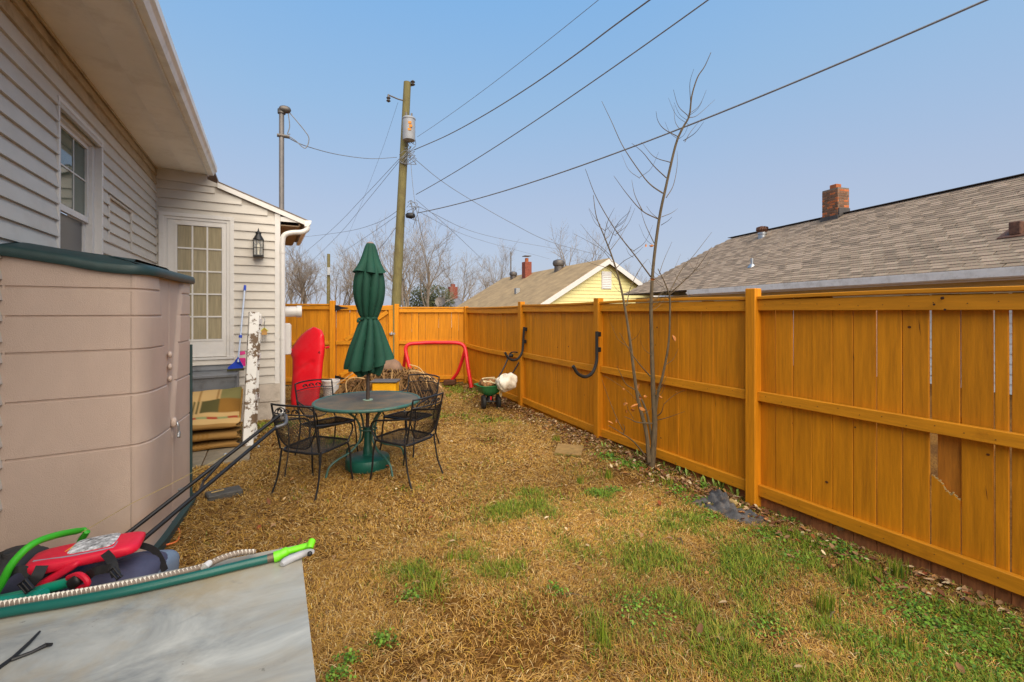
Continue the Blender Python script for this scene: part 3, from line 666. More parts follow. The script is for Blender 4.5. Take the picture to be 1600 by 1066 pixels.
def vmask(p, z):
    if z < .74: return 0
    half = .03 + .25 * ((z - .74) / 1.1); d = abs(p.y - SEAM.y) if p.x > -.76 else 9
    return max(0, min(1, (half - d) / .035))
def lidz(p): 
    u = min(1, max(0, (p.x + 1.33) / .75))
    return 1.865 + .085 * (1 - u) ** 1.5 - .012 * math.sin(max(0, min(1, (u - .35) / .5)) * math.pi) * (p.y < 3.9)
def sweep(pts, name, m, fit=lambda p, z: 0, edge=.006):
    b = MB(); n = len(pts); vs = []; fs = []
    for i, p in enumerate(pts):
        t = (pts[min(i + 1, n - 1)] - pts[max(i - 1, 0)]).normalized(); nrm = Vector((t.y, -t.x, 0))
        for z in zs:
            mk = vmask(p, z); ins = groove(z) * (1 - min(1, mk * 3)) + .022 * mk * mk * (3 - 2 * mk)
            if i in (0, n - 1): ins += edge
            vs.append(p - nrm * ins + V3(0, 0, z if z < 1.88 else lidz(p) + .012))
    k = len(zs)
    for i in range(n - 1):
        for j in range(k - 1): fs.append((i * k + j, (i + 1) * k + j, (i + 1) * k + j + 1, i * k + j + 1))
    b.add(vs, fs); return b.build(name, m, shed, True)
near = resample([V3(-1.365, 3.663), V3(-1.1, 3.683), V3(-.90, 3.698), V3(-.772, 3.708)], 8)
fd0 = [V3(-.768, 3.709), V3(-.728, 3.735), V3(-.690, 3.80), V3(-.668, 3.90), V3(-.649, 4.05), SEAM - V3(0, .003)]
fd1 = [SEAM + V3(0, .003), V3(-.612, 4.40), V3(-.592, 4.58), V3(-.583, 4.68), V3(-.60, 4.76), V3(-.66, 4.81), V3(-.75, 4.82)]
far = resample([V3(-.755, 4.822), V3(-1.0, 4.82), V3(-1.33, 4.80)], 6)
sweep(near, 'side_panel', m_shed); d1 = sweep(resample(fd0, 40), 'door', m_shed); d2 = sweep(resample(fd1, 40), 'door', m_shed); sweep(far, 'side_panel', m_shed)
b = MB(); b.box((-1.338, 3.67, .05), (-1.328, 4.80, 1.885)); b.build('back_panel', m_shed, shed)
outl = near + resample(fd0, 24) + resample(fd1, 24) + far
def off_outline(o_):
    n = len(outl); r = []
    for i, p in enumerate(outl):
        t = (outl[min(i + 1, n - 1)] - outl[max(i - 1, 0)]).normalized(); r.append(p + Vector((t.y, -t.x, 0)) * o_)
    return r
b = MB(); n = len(outl); vs = []; fs = []
for (o_, dz_) in ((.004, -.002), (.030, .0), (.036, .012), (.036, .040), (.028, .055), (.0, .066), (-.25, .11)):
    for p in off_outline(o_): vs.append(V3(max(p.x, -1.35), p.y, lidz(p) + dz_))
for j in range(6):
    for i in range(n - 1): fs.append((j * n + i, j * n + i + 1, (j + 1) * n + i + 1, (j + 1) * n + i))
fs.append(tuple(6 * n + i for i in range(n))); b.add(vs, fs); b.build('lid', m_lid, shed, True)
b = MB(); pl = [V3(p.x, p.y, .0) for p in off_outline(.045)]; b.prism(pl, (0, 0, .055)); b.build('base', m_lid, shed)
# strip at the far door edge and the three moulded knobs, hasp
b = MB(); b.tube([(-.578, 4.70, .06), (-.578, 4.70, 1.35)], .012, 8); b.build('edge_strip', m_lid, shed, True)
for z_ in (1.13, 1.22, 1.31): b = MB(); b.soft((-.640, 4.175, z_), (.03, .05, .05), None, .9, 12, 8); b.build('knob', m_shed, shed, True)
b = MB(); b.soft((-.622, 4.205, .80), (.04, .06, .075), None, .7, 14, 8); b.build('hasp', m_shed, shed, True)
pk = thing('padlock', (-.60, 4.19, .70), 'small steel padlock hanging on the beige shed doors', 'padlock')
b = MB(); b.bbox((-.590, 4.20, .705), (.02, .042, .048), Matrix.Rotation(R(-20), 3, 'X'), .006); b.build('body', m_steel, pk)
b = MB(); b.tube(spline([(-.592, 4.187, .725), (-.594, 4.185, .775), (-.600, 4.198, .80), (-.594, 4.214, .775), (-.592, 4.214, .73)], 5), .005, 8); b.build('shackle', m_steel, pk, True)

# ------------------------------------------------------------------ foreground panel table and what lies on it
BH = .72
CRN = G(469, 851, BH); CLF = G(0, 945, BH)
tb = thing('panel_table', (-.5, 1.3, 0), 'pale grey marbled panel lying as a table top at the lower left corner', 'table')
poly = [V3(CRN.x, CRN.y), V3(-1.25, CRN.y + (CLF.y - CRN.y) / (CLF.x - CRN.x) * (-1.25 - CRN.x)), V3(-1.3, .62), V3(.098, .62)]
b = MB(); b.prism([p + V3(0, 0, BH - .02) for p in poly[::-1]], (0, 0, .02)); b.build('top', m_board_top, tb)
for x, y in ((.0, 1.72), (-1.15, 1.9), (0, .72), (-1.2, .75)): b = MB(); b.tube([(x, y, 0), (x, y, BH - .021)], .022, 10); b.build('leg', m_steel, tb, True)
T = lambda px, py, h=0: G(px, py, BH + h)
wand = thing('watering_wand', T(200, 928, .015), 'long dark green tube with lime green trigger nozzle lying along the panel edge', 'wand')
pts = [T(-130, 985, .016), T(0, 958, .016), T(100, 941.5, .016), T(195, 924, .016), T(300, 901, .016), T(380, 882, .016), T(419, 873, .016)]
b = MB(); b.tube(spline(pts, 4), .0148, 14); b.build('tube', mat('dark green hose', lin(14, 92, 84), .35, .08, 6), wand, True)
b = MB(); b.tube([T(418, 873.2, .016), T(428, 870.6, .017)], .0152, 14); b.build('collar', mat('dull brass collar', lin(110, 96, 82), .45, .1, metal=.5), wand, True)
lime = mat('lime plastic', lin(122, 224, 28), .35, .05, 8); greyp = mat('grey plastic', lin(176, 178, 182), .45, .06, 8)
b = MB(); b.tube(spline([T(428, 870.8, .017), T(436, 868, .019), T(448, 862, .024), T(466, 857, .028), T(480, 853, .032), T(485, 850, .036)], 5), [.019] * 6 + [.017] * 5 + [.012] * 15, 14); b.build('nozzle', lime, wand, True)
b = MB(); b.tube([T(484, 857, .034), T(486, 849, .045), T(487.5, 846, .047)], [.012, .0135, .0135], 12); b.build('nozzle_head', lime, wand, True)
b = MB(); b.tube(spline([T(489, 862, .03), T(478, 864, .022), T(462, 870, .015), T(447, 877, .011), T(440, 882, .010)], 4), [.008, .010, .011, .012, .012, .012, .013, .013, .013, .013, .014, .014, .014, .014, .013, .011, .008], 10); b.build('trigger', greyp, wand, True)
b = MB(); q = T(484, 865.5, .032); b.soft(q, (.018, .014, .018), None, .8, 10, 6); b.build('pivot', m_blackpl, wand, True)
hose = thing('ribbed_hose', T(150, 925, .012), 'grey ribbed hose with white stripes lying behind the dark green tube', 'hose')
hp = spline([T(-130, 966, .012), T(0, 946, .012), T(100, 930.5, .012), T(195, 914, .012), T(270, 898, .012), T(316, 886, .016), T(345, 873, .030), T(372, 864.5, .034), T(400, 862, .026)], 12)
b = MB(); rr = [.0118 - .0045 * (i / len(hp)) ** 4 for i in range(len(hp))]
b.tube(hp, rr, 12); b.build('tube', mat('grey hose rubber', lin(136, 122, 110), .6, .1, 30), hose, True)
b = MB()
HP = resample([p for p in hp], 150)
for i in range(2, 149, 2):
    p = HP[i]; t = (HP[i + 1] - HP[i - 1]).normalized(); b.tube([p - t * .003 + t.cross(V3(0, 0, 1)) * .003, p + t * .003 - t.cross(V3(0, 0, 1)) * .003], .0130 - .0045 * (i / 150) ** 4, 12, caps=False)
b.build('stripe', mat('white stripe', lin(236, 226, 206), .5, .05), hose, True)['kind'] = 'stuff'
q = HP[int(150 * .73)]
b = MB(); b.tube([T(319, 888, .02), T(322, 884, .032), T(327, 880, .030)], .011, 10); b.build('clip', m_white, hose, True)
tw = thing('twig', T(40, 1030, .004), 'forked dry black twig on the pale panel', 'twig')
b = MB(); b.tube([T(-25, 1060, .005), T(20, 1028, .005), T(45, 1005, .006), T(62, 987, .006)], [.005, .005, .0045, .003], 7); b.build('stem', m_blackpl, tw, True)
b = MB(); b.tube([T(18, 1031, .005), T(50, 1019, .006), T(72, 1008, .006), T(81, 1007, .007)], [.0045, .004, .0055, .004], 7); b.build('fork', m_blackpl, tw, True)

# ------------------------------------------------------------------ mower under the pile of vests
def frame(ax, up=(0, 0, 1)):
    x = Vector(ax).normalized(); z = Vector(up) - x * Vector(up).dot(x); z.normalize(); y = z.cross(x); return Matrix((x, y, z)).transposed()
mow = thing('push_mower', (-.85, 2.95, 0), 'push mower with long black folding handle leaning out of the vest pile', 'mower')
b = MB(); b.soft((-.85, 2.95, .16), (.50, .48, .2), None, .5, 24, 10); b.build('deck', m_blackpl, mow, True)
for sx in (-1, 1):
    for sy in (-1, 1): b = MB(); b.lathe([(.03, -.025), (.085, -.025), (.09, -.015), (.09, .015), (.085, .025), (.03, .025)], (-.85 + sx * .24, 2.95 + sy * .2, .09), 18, axis=(1, 0, 0)); b.build('wheel', m_rubber, mow, True)
A0, A1, B0, B1 = U(150, 872, 2.65), U(437, 649, 3.85), U(150, 905, 2.30), U(431, 668, 3.55)
b = MB(); b.tube([A0, A0.lerp(A1, .5), A1], .0135, 10); b.build('handle_bar', m_black, mow, True)
b = MB(); b.tube([B0, B0.lerp(B1, .5), B1], .0135, 10); b.build('handle_bar', m_black, mow, True)
b = MB(); b.tube(spline([A1, U(445, 648, 3.85), U(447, 652, 3.7), U(446, 662, 3.6), B1], 5), .0135, 10); b.build('handle_grip', mat('grey tube', lin(96, 98, 102), .4, .1, metal=.4), mow, True)
b = MB(); b.tube([A0.lerp(A1, .62), U(318, 752, 3.2), B0.lerp(B1, .47)], .010, 8); b.build('brace', m_black, mow, True)
b = MB(); q = A0.lerp(A1, .5); b.tube([U(278, 766, 3.15), U(300, 759, 3.18)], .008, 6); b.soft(U(352, 711, 3.45), (.03, .03, .03), None, .7, 10, 6); b.soft(U(404, 698, 3.4), (.02, .02, .02), None, .7, 10, 6); b.build('bolt', m_steel, mow, True)
b = MB(); b.tube(spline([A0.lerp(A1, .93), U(432, 640, 3.85), U(444, 640, 3.8), U(450, 665, 3.75), U(451, 700, 3.75), U(445, 745, 3.75)], 6), .005, 6); b.build('cable', m_rubber, mow, True)

Z_ = 2.15
def pad(parent, name, p, q, wd, th, m, seed=1, e=.5, noise=.03, up=(0, 0, 1)):
    p = Vector(p); q = Vector(q); b_ = MB(); b_.soft((p + q) / 2, ((q - p).length, wd, th), frame(q - p, up), e, 32, 14, noise, seed); return b_.build(name, m, parent, True)
def strap(parent, pts, wd=.030, name='strap', m=None, th=.004, up=(0, -.5, 1)):
    P = spline(pts, 6); b_ = MB(); vs = []; fs = []
    for i, p in enumerate(P):
        t = (P[min(i + 1, len(P) - 1)] - P[max(i - 1, 0)]).normalized(); s_ = t.cross(Vector(up)).normalized() * wd / 2; n_ = s_.cross(t).normalized() * th / 2
        vs += [p - s_ - n_, p + s_ - n_, p + s_ + n_, p - s_ + n_]
    for i in range(len(P) - 1):
        for k in range(4): fs.append((i * 4 + k, i * 4 + (k + 1) % 4, i * 4 + 4 + (k + 1) % 4, i * 4 + 4 + k))
    fs += [(3, 2, 1, 0), tuple(len(vs) - 4 + k for k in range(4))]; b_.add(vs, fs); return b_.build(name, m or m_web, parent, True)
m_web = mat('black webbing', lin(34, 34, 36), .75, .12, 60, bump=.2)
m_navy = mat('navy neoprene', lin(70, 72, 96), .7, .12, 6, bump=.12, bscale=120)
m_vred = mat('red vest nylon', lin(226, 22, 58), .55, .08, 6, bump=.15, bscale=40)
m_vgrey = mat('blue grey nylon', lin(112, 130, 152), .6, .08, 6)
vest = thing('life_vest', U(170, 925, 2.2), 'dark navy life vest with black straps at the bottom of the vest pile', 'life vest')
pad(vest, 'front_panel', U(98, 925, 2.22), U(252, 900, 2.30), .34, .20, m_navy, 3, .55, .03)
pad(vest, 'side_panel', U(205, 900, 2.34), U(262, 900, 2.36), .30, .17, m_vgrey, 5, .5, .02)
pad(vest, 'back_panel', U(30, 910, 2.25), U(120, 886, 2.25), .30, .15, m_navy, 6, .55, .03)
strap(vest, [U(164, 864, 2.10), U(174, 876, 2.03), U(178, 890, 2.0), U(182, 900, 1.99)], .034, up=(.3, -1, .3))
strap(vest, [U(133, 904, 2.02), U(146, 894, 2.0), U(160, 890, 2.0), U(172, 888, 1.995)], .036, up=(.2, -1, .5))
strap(vest, [U(66, 884, 2.03), U(58, 900, 2.0), U(46, 914, 1.99)], .042, up=(.2, -1, .5))
strap(vest, [U(212, 850, 2.36), U(238, 858, 2.36), U(250, 872, 2.34), U(258, 892, 2.30)], .03, up=(-.3, -1, .3))
for (px, py, z_) in ((181, 896, 1.975), (41, 916, 1.97)):
    b = MB(); c = U(px, py, z_); fr = frame(U(px + 10, py - 7, z_) - c, (.25, -1, .4))
    for dx in (-.03, 0, .03) if px < 100 else (-.016, .016): b.bbox(c + fr @ V3(dx * .6, 0, 0), (.007, .05, .012), fr, .002)
    for dy in (-.025, .025): b.bbox(c + fr @ V3(0, dy, 0), (.045 if px < 100 else .03, .007, .0125), fr, .002)
    b.build('buckle', m_blackpl, vest)
cuff = MB(); cuff.tube(spline([U(107, 903, 2.02), U(122, 898, 2.0), U(134, 905, 1.99), U(136, 914, 1.99), U(122, 920, 2.0)], 5), .012, 8); cuff.build('strap_loop', m_vred, vest, True)
b = MB(); b.soft(U(119, 908, 2.0), (.06, .05, .05), frame(U(130, 900, 2) - U(110, 915, 2)), .6, 14, 8); b.build('clip', m_blackpl, vest, True)
RUP = (0, .05, 1)
rv = thing('life_vest', U(130, 862, 2.2), 'bright red life vest with white patterned panel on top of the pile', 'life vest')
pa, pb_ = U(44, 882, 2.10), U(224, 845, 2.30)
pad(rv, 'shell', pa, pb_, .23, .06, m_vred, 9, .42, .02, up=RUP)
fr = frame(pb_ - pa, RUP); cc = (pa + pb_) / 2; LN = (pb_ - pa).length
m_pat = mat('white and navy print', lin(196, 194, 214), .6, .75, 42, bump=.05)
b = MB(); b.soft(cc + fr @ V3(.02, .02, .0215), (LN * .42, .18, .03), fr, .35, 24, 8, .01, 4); b.build('printed_panel', m_pat, rv, True)
b = MB()
b.tube(spline([cc + fr @ V3(-LN * .42, -.05, .026), cc + fr @ V3(-LN * .1, -.088, .028), cc + fr @ V3(LN * .22, -.09, .028), cc + fr @ V3(LN * .27, -.07, .027), cc + fr @ V3(LN * .27, -.02, .0275)], 6), .0042, 6); b.build('piping', mat('grey piping', lin(150, 140, 156), .6, .05), rv, True)
MB().tube([cc + fr @ V3(-LN * .185, -.02, .0285), cc + fr @ V3(-LN * .13, .08, .029)], .003, 6).build('trim', mat('yellow trim', lin(240, 190, 40), .5, .05), rv, True)
b = MB(); b.tube([cc + fr @ V3(LN * .17, -.05, .029), cc + fr @ V3(LN * .235, .03, .029)], .003, 6); b.build('trim', mat('yellow trim', lin(240, 190, 40), .5, .05), rv, True)
pad(rv, 'inner_panel', U(56, 918, 2.06), U(126, 877, 2.10), .06, .035, m_vred, 12, .5, .02)
bag = thing('black_bag', U(28, 930, 2.3), 'black nylon bag at the left edge beside the navy vest', 'bag')
pad(bag, 'body', U(-45, 918, 2.2), U(62, 892, 2.28), .30, .24, mat('black nylon', lin(44, 44, 44), .6, .15, 8, bump=.3, bscale=25), 15, .55, .05)
strap(bag, [U(5, 905, 2.05), U(22, 892, 2.02), U(38, 890, 2.03), U(46, 900, 2.03)], .03, up=(0, -1, .4))
nd = thing('green_tube', U(60, 850, 2.2), 'bright green bent foam tube arching over the black bag', 'tube')
b = MB(); b.tube(spline([U(-22, 950, 2.0), U(2, 912, 2.0), U(20, 880, 2.02), U(50, 851, 2.08), U(86, 837, 2.2), U(125, 829, 2.38), U(133, 828, 2.4)], 6), [.0155] * 30 + [.013] * 5 + [.006] * 2, 12); b.build('tube', mat('green foam', lin(58, 182, 36), .55, .08, 8), nd, True)
b = MB(); b.tube([U(132, 826, 2.4), U(136, 831, 2.4), U(128, 842, 2.41), U(119, 858, 2.43)], [.006, .014, .016, .014], 10); b.build('folded_end', mat('green foam', lin(58, 182, 36)), nd, True)
for i, (p0, p1, z0, lab, cl) in enumerate((((-60, 950), (126, 905), 2.04, 'teal plastic tube end poking out below the red strap loop', lin(20, 160, 130)), ((-60, 945), (70, 928), 1.99, 'pale turquoise tube lying at the left edge below the bag', lin(26, 150, 134)))):
    tt = thing('teal_tube', U(p1[0], p1[1], z0), lab, 'tube'); b = MB(); b.tube([U(p0[0], p0[1], z0), U((p0[0] + p1[0]) / 2, (p0[1] + p1[1]) / 2 + 3, z0), U(p1[0], p1[1], z0)], .022, 14); b.build('barrel', mat('teal plastic %d' % i, cl, .3, .06), tt, True)
    b = MB(); q = U(p1[0], p1[1], z0); d_ = (q - U((p0[0] + p1[0]) / 2, (p0[1] + p1[1]) / 2 + 3, z0)).normalized(); b.tube([q - d_ * .03, q - d_ * .012], .0245, 14); b.build('collar', mat('teal plastic %d' % i, cl), tt, True)
cord = thing('extension_cord', G(276, 835), 'orange extension cord looping out beside the shed base', 'cord')
b = MB(); b.tube(spline([G(232, 868, .02), G(250, 853, .02), G(262, 851, .012), G(277, 845, .01), G(281, 832, .01), G(276, 824, .012), G(266, 820, .03)], 6), .006, 8); b.build('cable', mat('orange jacket', lin(222, 110, 44), .5, .08), cord, True)
b = MB(); b.tube([G(232, 868, .02), G(226, 873, .02)], .012, 8); b.build('plug', mat('orange jacket', lin(222, 110, 44)), cord, True)
strg = thing('string', U(350, 712, 3.42), 'thin yellow string stretched from the mower handle across the shed', 'string')
b = MB(); b.tube([U(353, 711, 3.43), U(262, 759, 2.92), U(205, 787, 2.75), U(128, 832, 2.3)], .0018, 5); b.build('line', mat('yellow string', lin(170, 150, 90), .7, .1), strg)
b = MB(); b.tube([U(349, 714, 3.42), U(353, 710, 3.43), U(357, 713, 3.44)], .004, 6); b.build('knot', mat('yellow string', lin(170, 150, 90)), strg)

# ------------------------------------------------------------------ porch steps, rug, leaning things
st = thing('porch_steps', (-.85, 7.3, 0), 'grey painted wooden porch steps below the back door', 'steps')
for k, (y0, y1, zt) in enumerate(((7.2, 7.765, .785), (6.9, 7.2, .53), (6.6, 6.9, .27))):
    for j in range(2 if k else 4):
        a = y0 + (y1 - y0) * j / (2 if k else 4); c = y0 + (y1 - y0) * (j + 1) / (2 if k else 4)
        b = MB(); b.box((-1.33, a + .003 - (.02 if j == 0 else 0), zt - .035), (-.37, c - .003, zt), .004); b.build('tread', m_gray_paint, st)
    b = MB(); b.box((-1.32, y0 + .004, max(0, zt - .26)), (-.39, y0 + .024, zt - .036)); b.build('riser', m_gray_paint, st)
b = MB(); b.prism([(-.388, 7.76, 0), (-.388, 6.63, 0), (-.388, 6.63, .23), (-.388, 6.93, .23), (-.388, 6.93, .49), (-.388, 7.23, .49), (-.388, 7.23, .745), (-.388, 7.76, .745)][::-1], (.018, 0, 0)); b.build('stringer', m_gray_paint, st)
pv = thing('paving_slab', (-.62, 6.2, 0), 'flat grey concrete slab on the ground in front of the folded rug', 'slab')
for (x0, x1) in ((-1.2, -.62), (-.61, -.18)): b = MB(); b.box((x0, 5.75, -.02), (x1, 6.56, .022), .006); b.build('slab', mat('old concrete', lin(140, 128, 108), .9, .14, 10, bump=.4, bscale=50, dirt=lin(100, 88, 66), damt=.6), pv)
# rug: a sheet run down the steps and folded back and forth at the foot
prof = [(7.16, .545), (7.13, .60), (7.0, .575), (6.85, .53), (6.70, .47), (6.55, .405), (6.42, .355), (6.335, .325), (6.30, .295), (6.325, .265), (6.45, .255), (6.60, .25), (6.64, .225), (6.60, .20), (6.42, .205), (6.31, .19), (6.285, .16), (6.32, .135), (6.45, .14), (6.58, .13), (6.60, .10), (6.55, .085), (6.40, .09), (6.30, .075), (6.29, .05), (6.33, .034), (6.6, .034)]
pr = spline([V3(0, a, c) for a, c in prof], 5); NX = 26
rug = thing('striped_rug', (-.55, 6.6, 0), 'tan, olive and gold striped rug folded over the grey porch steps', 'rug')
def rugcol(u, s_):
    tan, oli, gol, bro, red = lin(192, 158, 104), lin(84, 78, 42), lin(138, 98, 40), lin(148, 112, 62), lin(150, 62, 40)
    if s_ < .16: 
        if u < .58: return bro if (u * 40) % 7 < .9 else tan
        return lin(128, 120, 72)
    if s_ < .265:
        if u < .58: return tan if u < .3 and (u * 40) % 3 < .6 else oli
        return gol
    if s_ < .36: 
        if .30 < s_ < .325: return red if (u * 5) % 2 < 1 else lin(136, 140, 92)
        return tan
    return bro if s_ < .42 or (u * 40) % 3 > .5 else gol
b = MB(); vs = []; fs = []; cols = []; d = [0]
for i in range(1, len(pr)): d.append(d[-1] + (pr[i] - pr[i - 1]).length)
for side in (0, 1):
    for i, p in enumerate(pr):
        t = (pr[min(i + 1, len(pr) - 1)] - pr[max(i - 1, 0)]).normalized(); nn = Vector((0, -t.z, t.y)) * (-.006 if side else .006)
        for k in range(NX + 1):
            u = k / NX; x = -.86 + .55 * u - .02 * math.sin(i * .35) * (i > 30) + .012 * math.sin(i * .9 + 2) * (i > 36)
            sag = .006 * math.sin(u * 9 + i * .3) + .010 * math.sin(u * 4 + i * .12)
            vs.append((x, p.y + nn.y + .012 * math.sin(u * 3.2 + .4) * (i > 30), max(.024, p.z + nn.z - (sag if i < 42 else sag * .4) - .03 * max(0, u - .9) * (i < 35)))); cols.append(rugcol(u, d[i] / d[-1] * 1.05))
m_ = len(pr) * (NX + 1)
for i in range(len(pr) - 1):
    for k in range(NX):
        a = i * (NX + 1) + k; fs.append((a, a + 1, a + NX + 2, a + NX + 1)); fs.append((m_ + a, m_ + a + NX + 1, m_ + a + NX + 2, m_ + a + 1))
    for k in (0, NX):
        a = i * (NX + 1) + k; q = (a, a + NX + 1, m_ + a + NX + 1, m_ + a); fs.append(q if k == 0 else q[::-1])
b.add(vs, fs); m_rug = attr_mat('woven rug', .95)
ro = b.build('rug_sheet', m_rug, rug, True); at_ = ro.data.attributes.new('col', 'FLOAT_COLOR', 'POINT'); at_.data.foreach_set('color', np.array(cols, np.float32).ravel())
b = MB(); vs = []
for s_ in range(2): pass
b.tube([(-.305, 7.12, .585), (-.300, 6.85, .515), (-.300, 6.55, .39), (-.302, 6.36, .31)], .012, 6); b.build('binding', mat('gold binding', lin(168, 122, 44), .9, .15, 20), rug, True)

sh = thing('white_shutter', (-.2, 6.35, 0), 'peeling white wooden shutter leaning upright in front of the house foundation', 'shutter')
S0_, S1_ = PY(392, 703, 6.30), PY(392, 488, 6.62)
bx_, tx = G(386, 702).x, PY(397, 488, 6.65).x
b = MB(); b.beam((bx_, 6.32, 0), (tx, 6.68, PY(397, 488, 6.68).z), .115, .05, up=(.35, -1, .2), bev=.004); b.build('stile', m_white_w, sh)
b = MB(); b.beam((bx_ + .06, 6.62, 0), (tx + .045, 6.95, 1.60), .06, .04, up=(.35, -1, .2), bev=.004); b.build('stile', m_white_w, sh)
for z_ in (.1, .55, 1.05, 1.5): b = MB(); u = z_ / 1.65; b.beam((bx_ + (tx - bx_) * u + .02, 6.36 + .36 * u, z_), (bx_ + .10 + (tx - bx_) * u * .7, 6.60 + .33 * u, z_), .02, .07); b.build('slat', m_white_w, sh)
sq = thing('floor_squeegee', PY(368, 572, 7.5), 'blue floor squeegee with pale handle standing on the porch landing', 'squeegee')
q0, q1 = PY(372, 566, 7.45), PY(383, 446, 7.72)
b = MB(); b.tube([q0, q1], .012, 10); b.build('handle', mat('pale blue handle', lin(186, 200, 224), .35, .06), sq, True)
blue = mat('blue plastic', lin(28, 66, 184), .4, .06)
b = MB(); b.tube([q0.lerp(q1, .93), q1], .017, 10); b.tube([q0.lerp(q1, .31), q0.lerp(q1, .34)], .022, 10); b.build('grip', blue, sq, True)
h0, h1 = PY(356, 577, 7.42), PY(380, 575, 7.48)
b = MB(); b.prism([h0 + V3(0, 0, 0), h1, h1 + V3(0, 0, .03), q0 + V3(.03, 0, .01), q0 + V3(0, 0, .08), q0 + V3(-.04, 0, .01), h0 + V3(0, 0, .025)], (0, .03, 0)); b.build('head', blue, sq)
b = MB(); b.box(h0 + V3(-.01, -.005, -.03), h1 + V3(.01, .02, .0)); b.build('blade', mat('black and yellow blade', lin(60, 60, 24), .6, .2), sq)
pkx = thing('pink_dustpan', PY(379, 556, 7.6), 'small pink plastic dustpan behind the peeling shutter', 'dustpan')
b = MB(); b.beam(PY(374, 553, 7.62), PY(383, 551, 7.62), .05, .012, up=(0, -1, .2), bev=.003); b.build('handle', mat('pink plastic', lin(214, 40, 130), .45, .05), pkx); b = MB(); b.bbox(PY(378, 566, 7.64), (.09, .02, .12), Matrix.Identity(3), .004); b.build('pan', mat('pink plastic', lin(214, 40, 130)), pkx)
bh = thing('birdhouse_chime', PY(412, 517, 7.6), 'tiny yellow roofed birdhouse chime on a hook by the peeling shutter', 'wind chime')
c = PY(413, 518, 7.6)
b = MB(); b.prism([c + V3(-.035, 0, -.05), c + V3(.035, 0, -.05), c + V3(.035, 0, .01), c + V3(0, 0, .045), c + V3(-.035, 0, .01)], (0, .06, 0)); b.build('body', mat('tan wood', lin(196, 150, 84), .7, .1), bh)
b = MB(); b.beam(c + V3(-.05, .03, .0), c + V3(.004, .03, .055), .08, .01, up=(-.6, 0, .8)); b.beam(c + V3(.05, .03, .0), c + V3(-.004, .03, .055), .08, .01, up=(.6, 0, .8)); b.build('roof', mat('yellow green paint', lin(196, 190, 40), .6, .1), bh)
b = MB(); b.tube(spline([PY(404, 497, 7.78), PY(410, 495, 7.7), PY(414, 500, 7.62), PY(413, 505, 7.62), c + V3(0, .03, .06)], 5), .005, 6); b.build('hook', m_steel, bh, True)
b = MB()
for dx in (-.02, 0, .02): b.tube([c + V3(dx, .03, -.05), c + V3(dx, .03, -.15)], .004, 6)
b.build('chime_tube', m_steel, bh)
bk = thing('dark_block', G(345, 768), 'dark flat timber block lying on the grass near the mower handle', 'timber block')
b = MB(); b.beam(G(322, 778, .035), G(377, 766, .03), .15, .06, bev=.01); b.build('timber', mat('wet timber', lin(74, 72, 68), .7, .3, 12, (1, 6, 6), .5), bk); b = MB(); b.beam(G(330, 770, .07), G(350, 765, .07), .01, .006); b.build('split', m_rawwood, bk)

# ------------------------------------------------------------------ patio table, umbrella, chairs
TX, TY = .925, 4.93; TH = .70
def ring(c, r, n=40, z=0): return [V3(c[0] + r * math.cos(2 * math.pi * k / n), c[1] + r * math.sin(2 * math.pi * k / n), z) for k in range(n)]
tab = thing('patio_table', (TX, TY, 0), 'round green metal patio table around the folded umbrella', 'table')
m_ttop = mat('mottled table mesh', lin(92, 88, 74), .6, .22, 5, bump=.35, bscale=180, dirt=lin(128, 92, 52), dscale=5, damt=.6)
b = MB(); b.lathe([(.026, .002), (.52, .002), (.525, -.004), (.52, -.012), (.026, -.012), (.026, .002)], (TX, TY, TH), 64); b.build('table_top', m_ttop, tab, True)
b = MB(); b.tube(ring((TX, TY), .527, 64, TH - .008), .017, 10, closed=True); b.build('rim', m_teal, tab, True)
b = MB(); b.lathe([(.03, .002), (.052, .002), (.052, .008), (.03, .008)], (TX, TY, TH), 20); b.build('hole_collar', mat('pale green ring', lin(140, 168, 150), .5, .08), tab, True)
for k in range(4):
    a = R(20 + 90 * k); P = lambda r_, z_: V3(TX + r_ * math.cos(a), TY + r_ * math.sin(a), z_)
    b = MB(); b.tube(spline([P(.34, TH - .015), P(.24, .62), P(.13, .52), P(.085, .40), P(.10, .29), P(.20, .20), P(.33, .155), P(.42, .10), P(.455, .004)], 6), .011, 8); b.build('leg', m_teal, tab, True)
b = MB(); b.tube(ring((TX, TY), .088, 24, .40), .008, 8, closed=True); b.build('leg_ring', m_teal, tab, True)
ub = thing('umbrella_base', (TX, TY, 0), 'round dark green umbrella base on the grass under the table', 'umbrella base')
b = MB(); b.lathe([(.215, .0), (.225, .015), (.225, .085), (.215, .11), (.19, .122), (.06, .13), (.05, .14)], (TX, TY, 0), 40); b.build('foot', m_umbbase, ub, True)
b = MB(); b.lathe([(.05, .132), (.048, .20), (.04, .22), (.037, .40), (.034, .42)], (TX, TY, 0), 20); b.build('socket', m_umbbase, ub, True)
b = MB(); b.tube([(TX + .03, TY - .05, .36), (TX + .05, TY - .085, .36)], .012, 8); b.build('knob', m_blackpl, ub, True)
um = thing('patio_umbrella', (TX, TY, .2), 'tall folded dark green canvas umbrella standing through the table', 'umbrella')
ln = lambda z_: V3(TX + .022 * (z_ - .7) / 1.6, TY - .01 * (z_ - .7), 0)
b = MB(); b.tube([ln(.15) + V3(0, 0, .22), ln(2.3) + V3(0, 0, 2.3)], .019, 12); b.build('pole', mat('brown pole', lin(74, 62, 56), .5, .12), um, True)
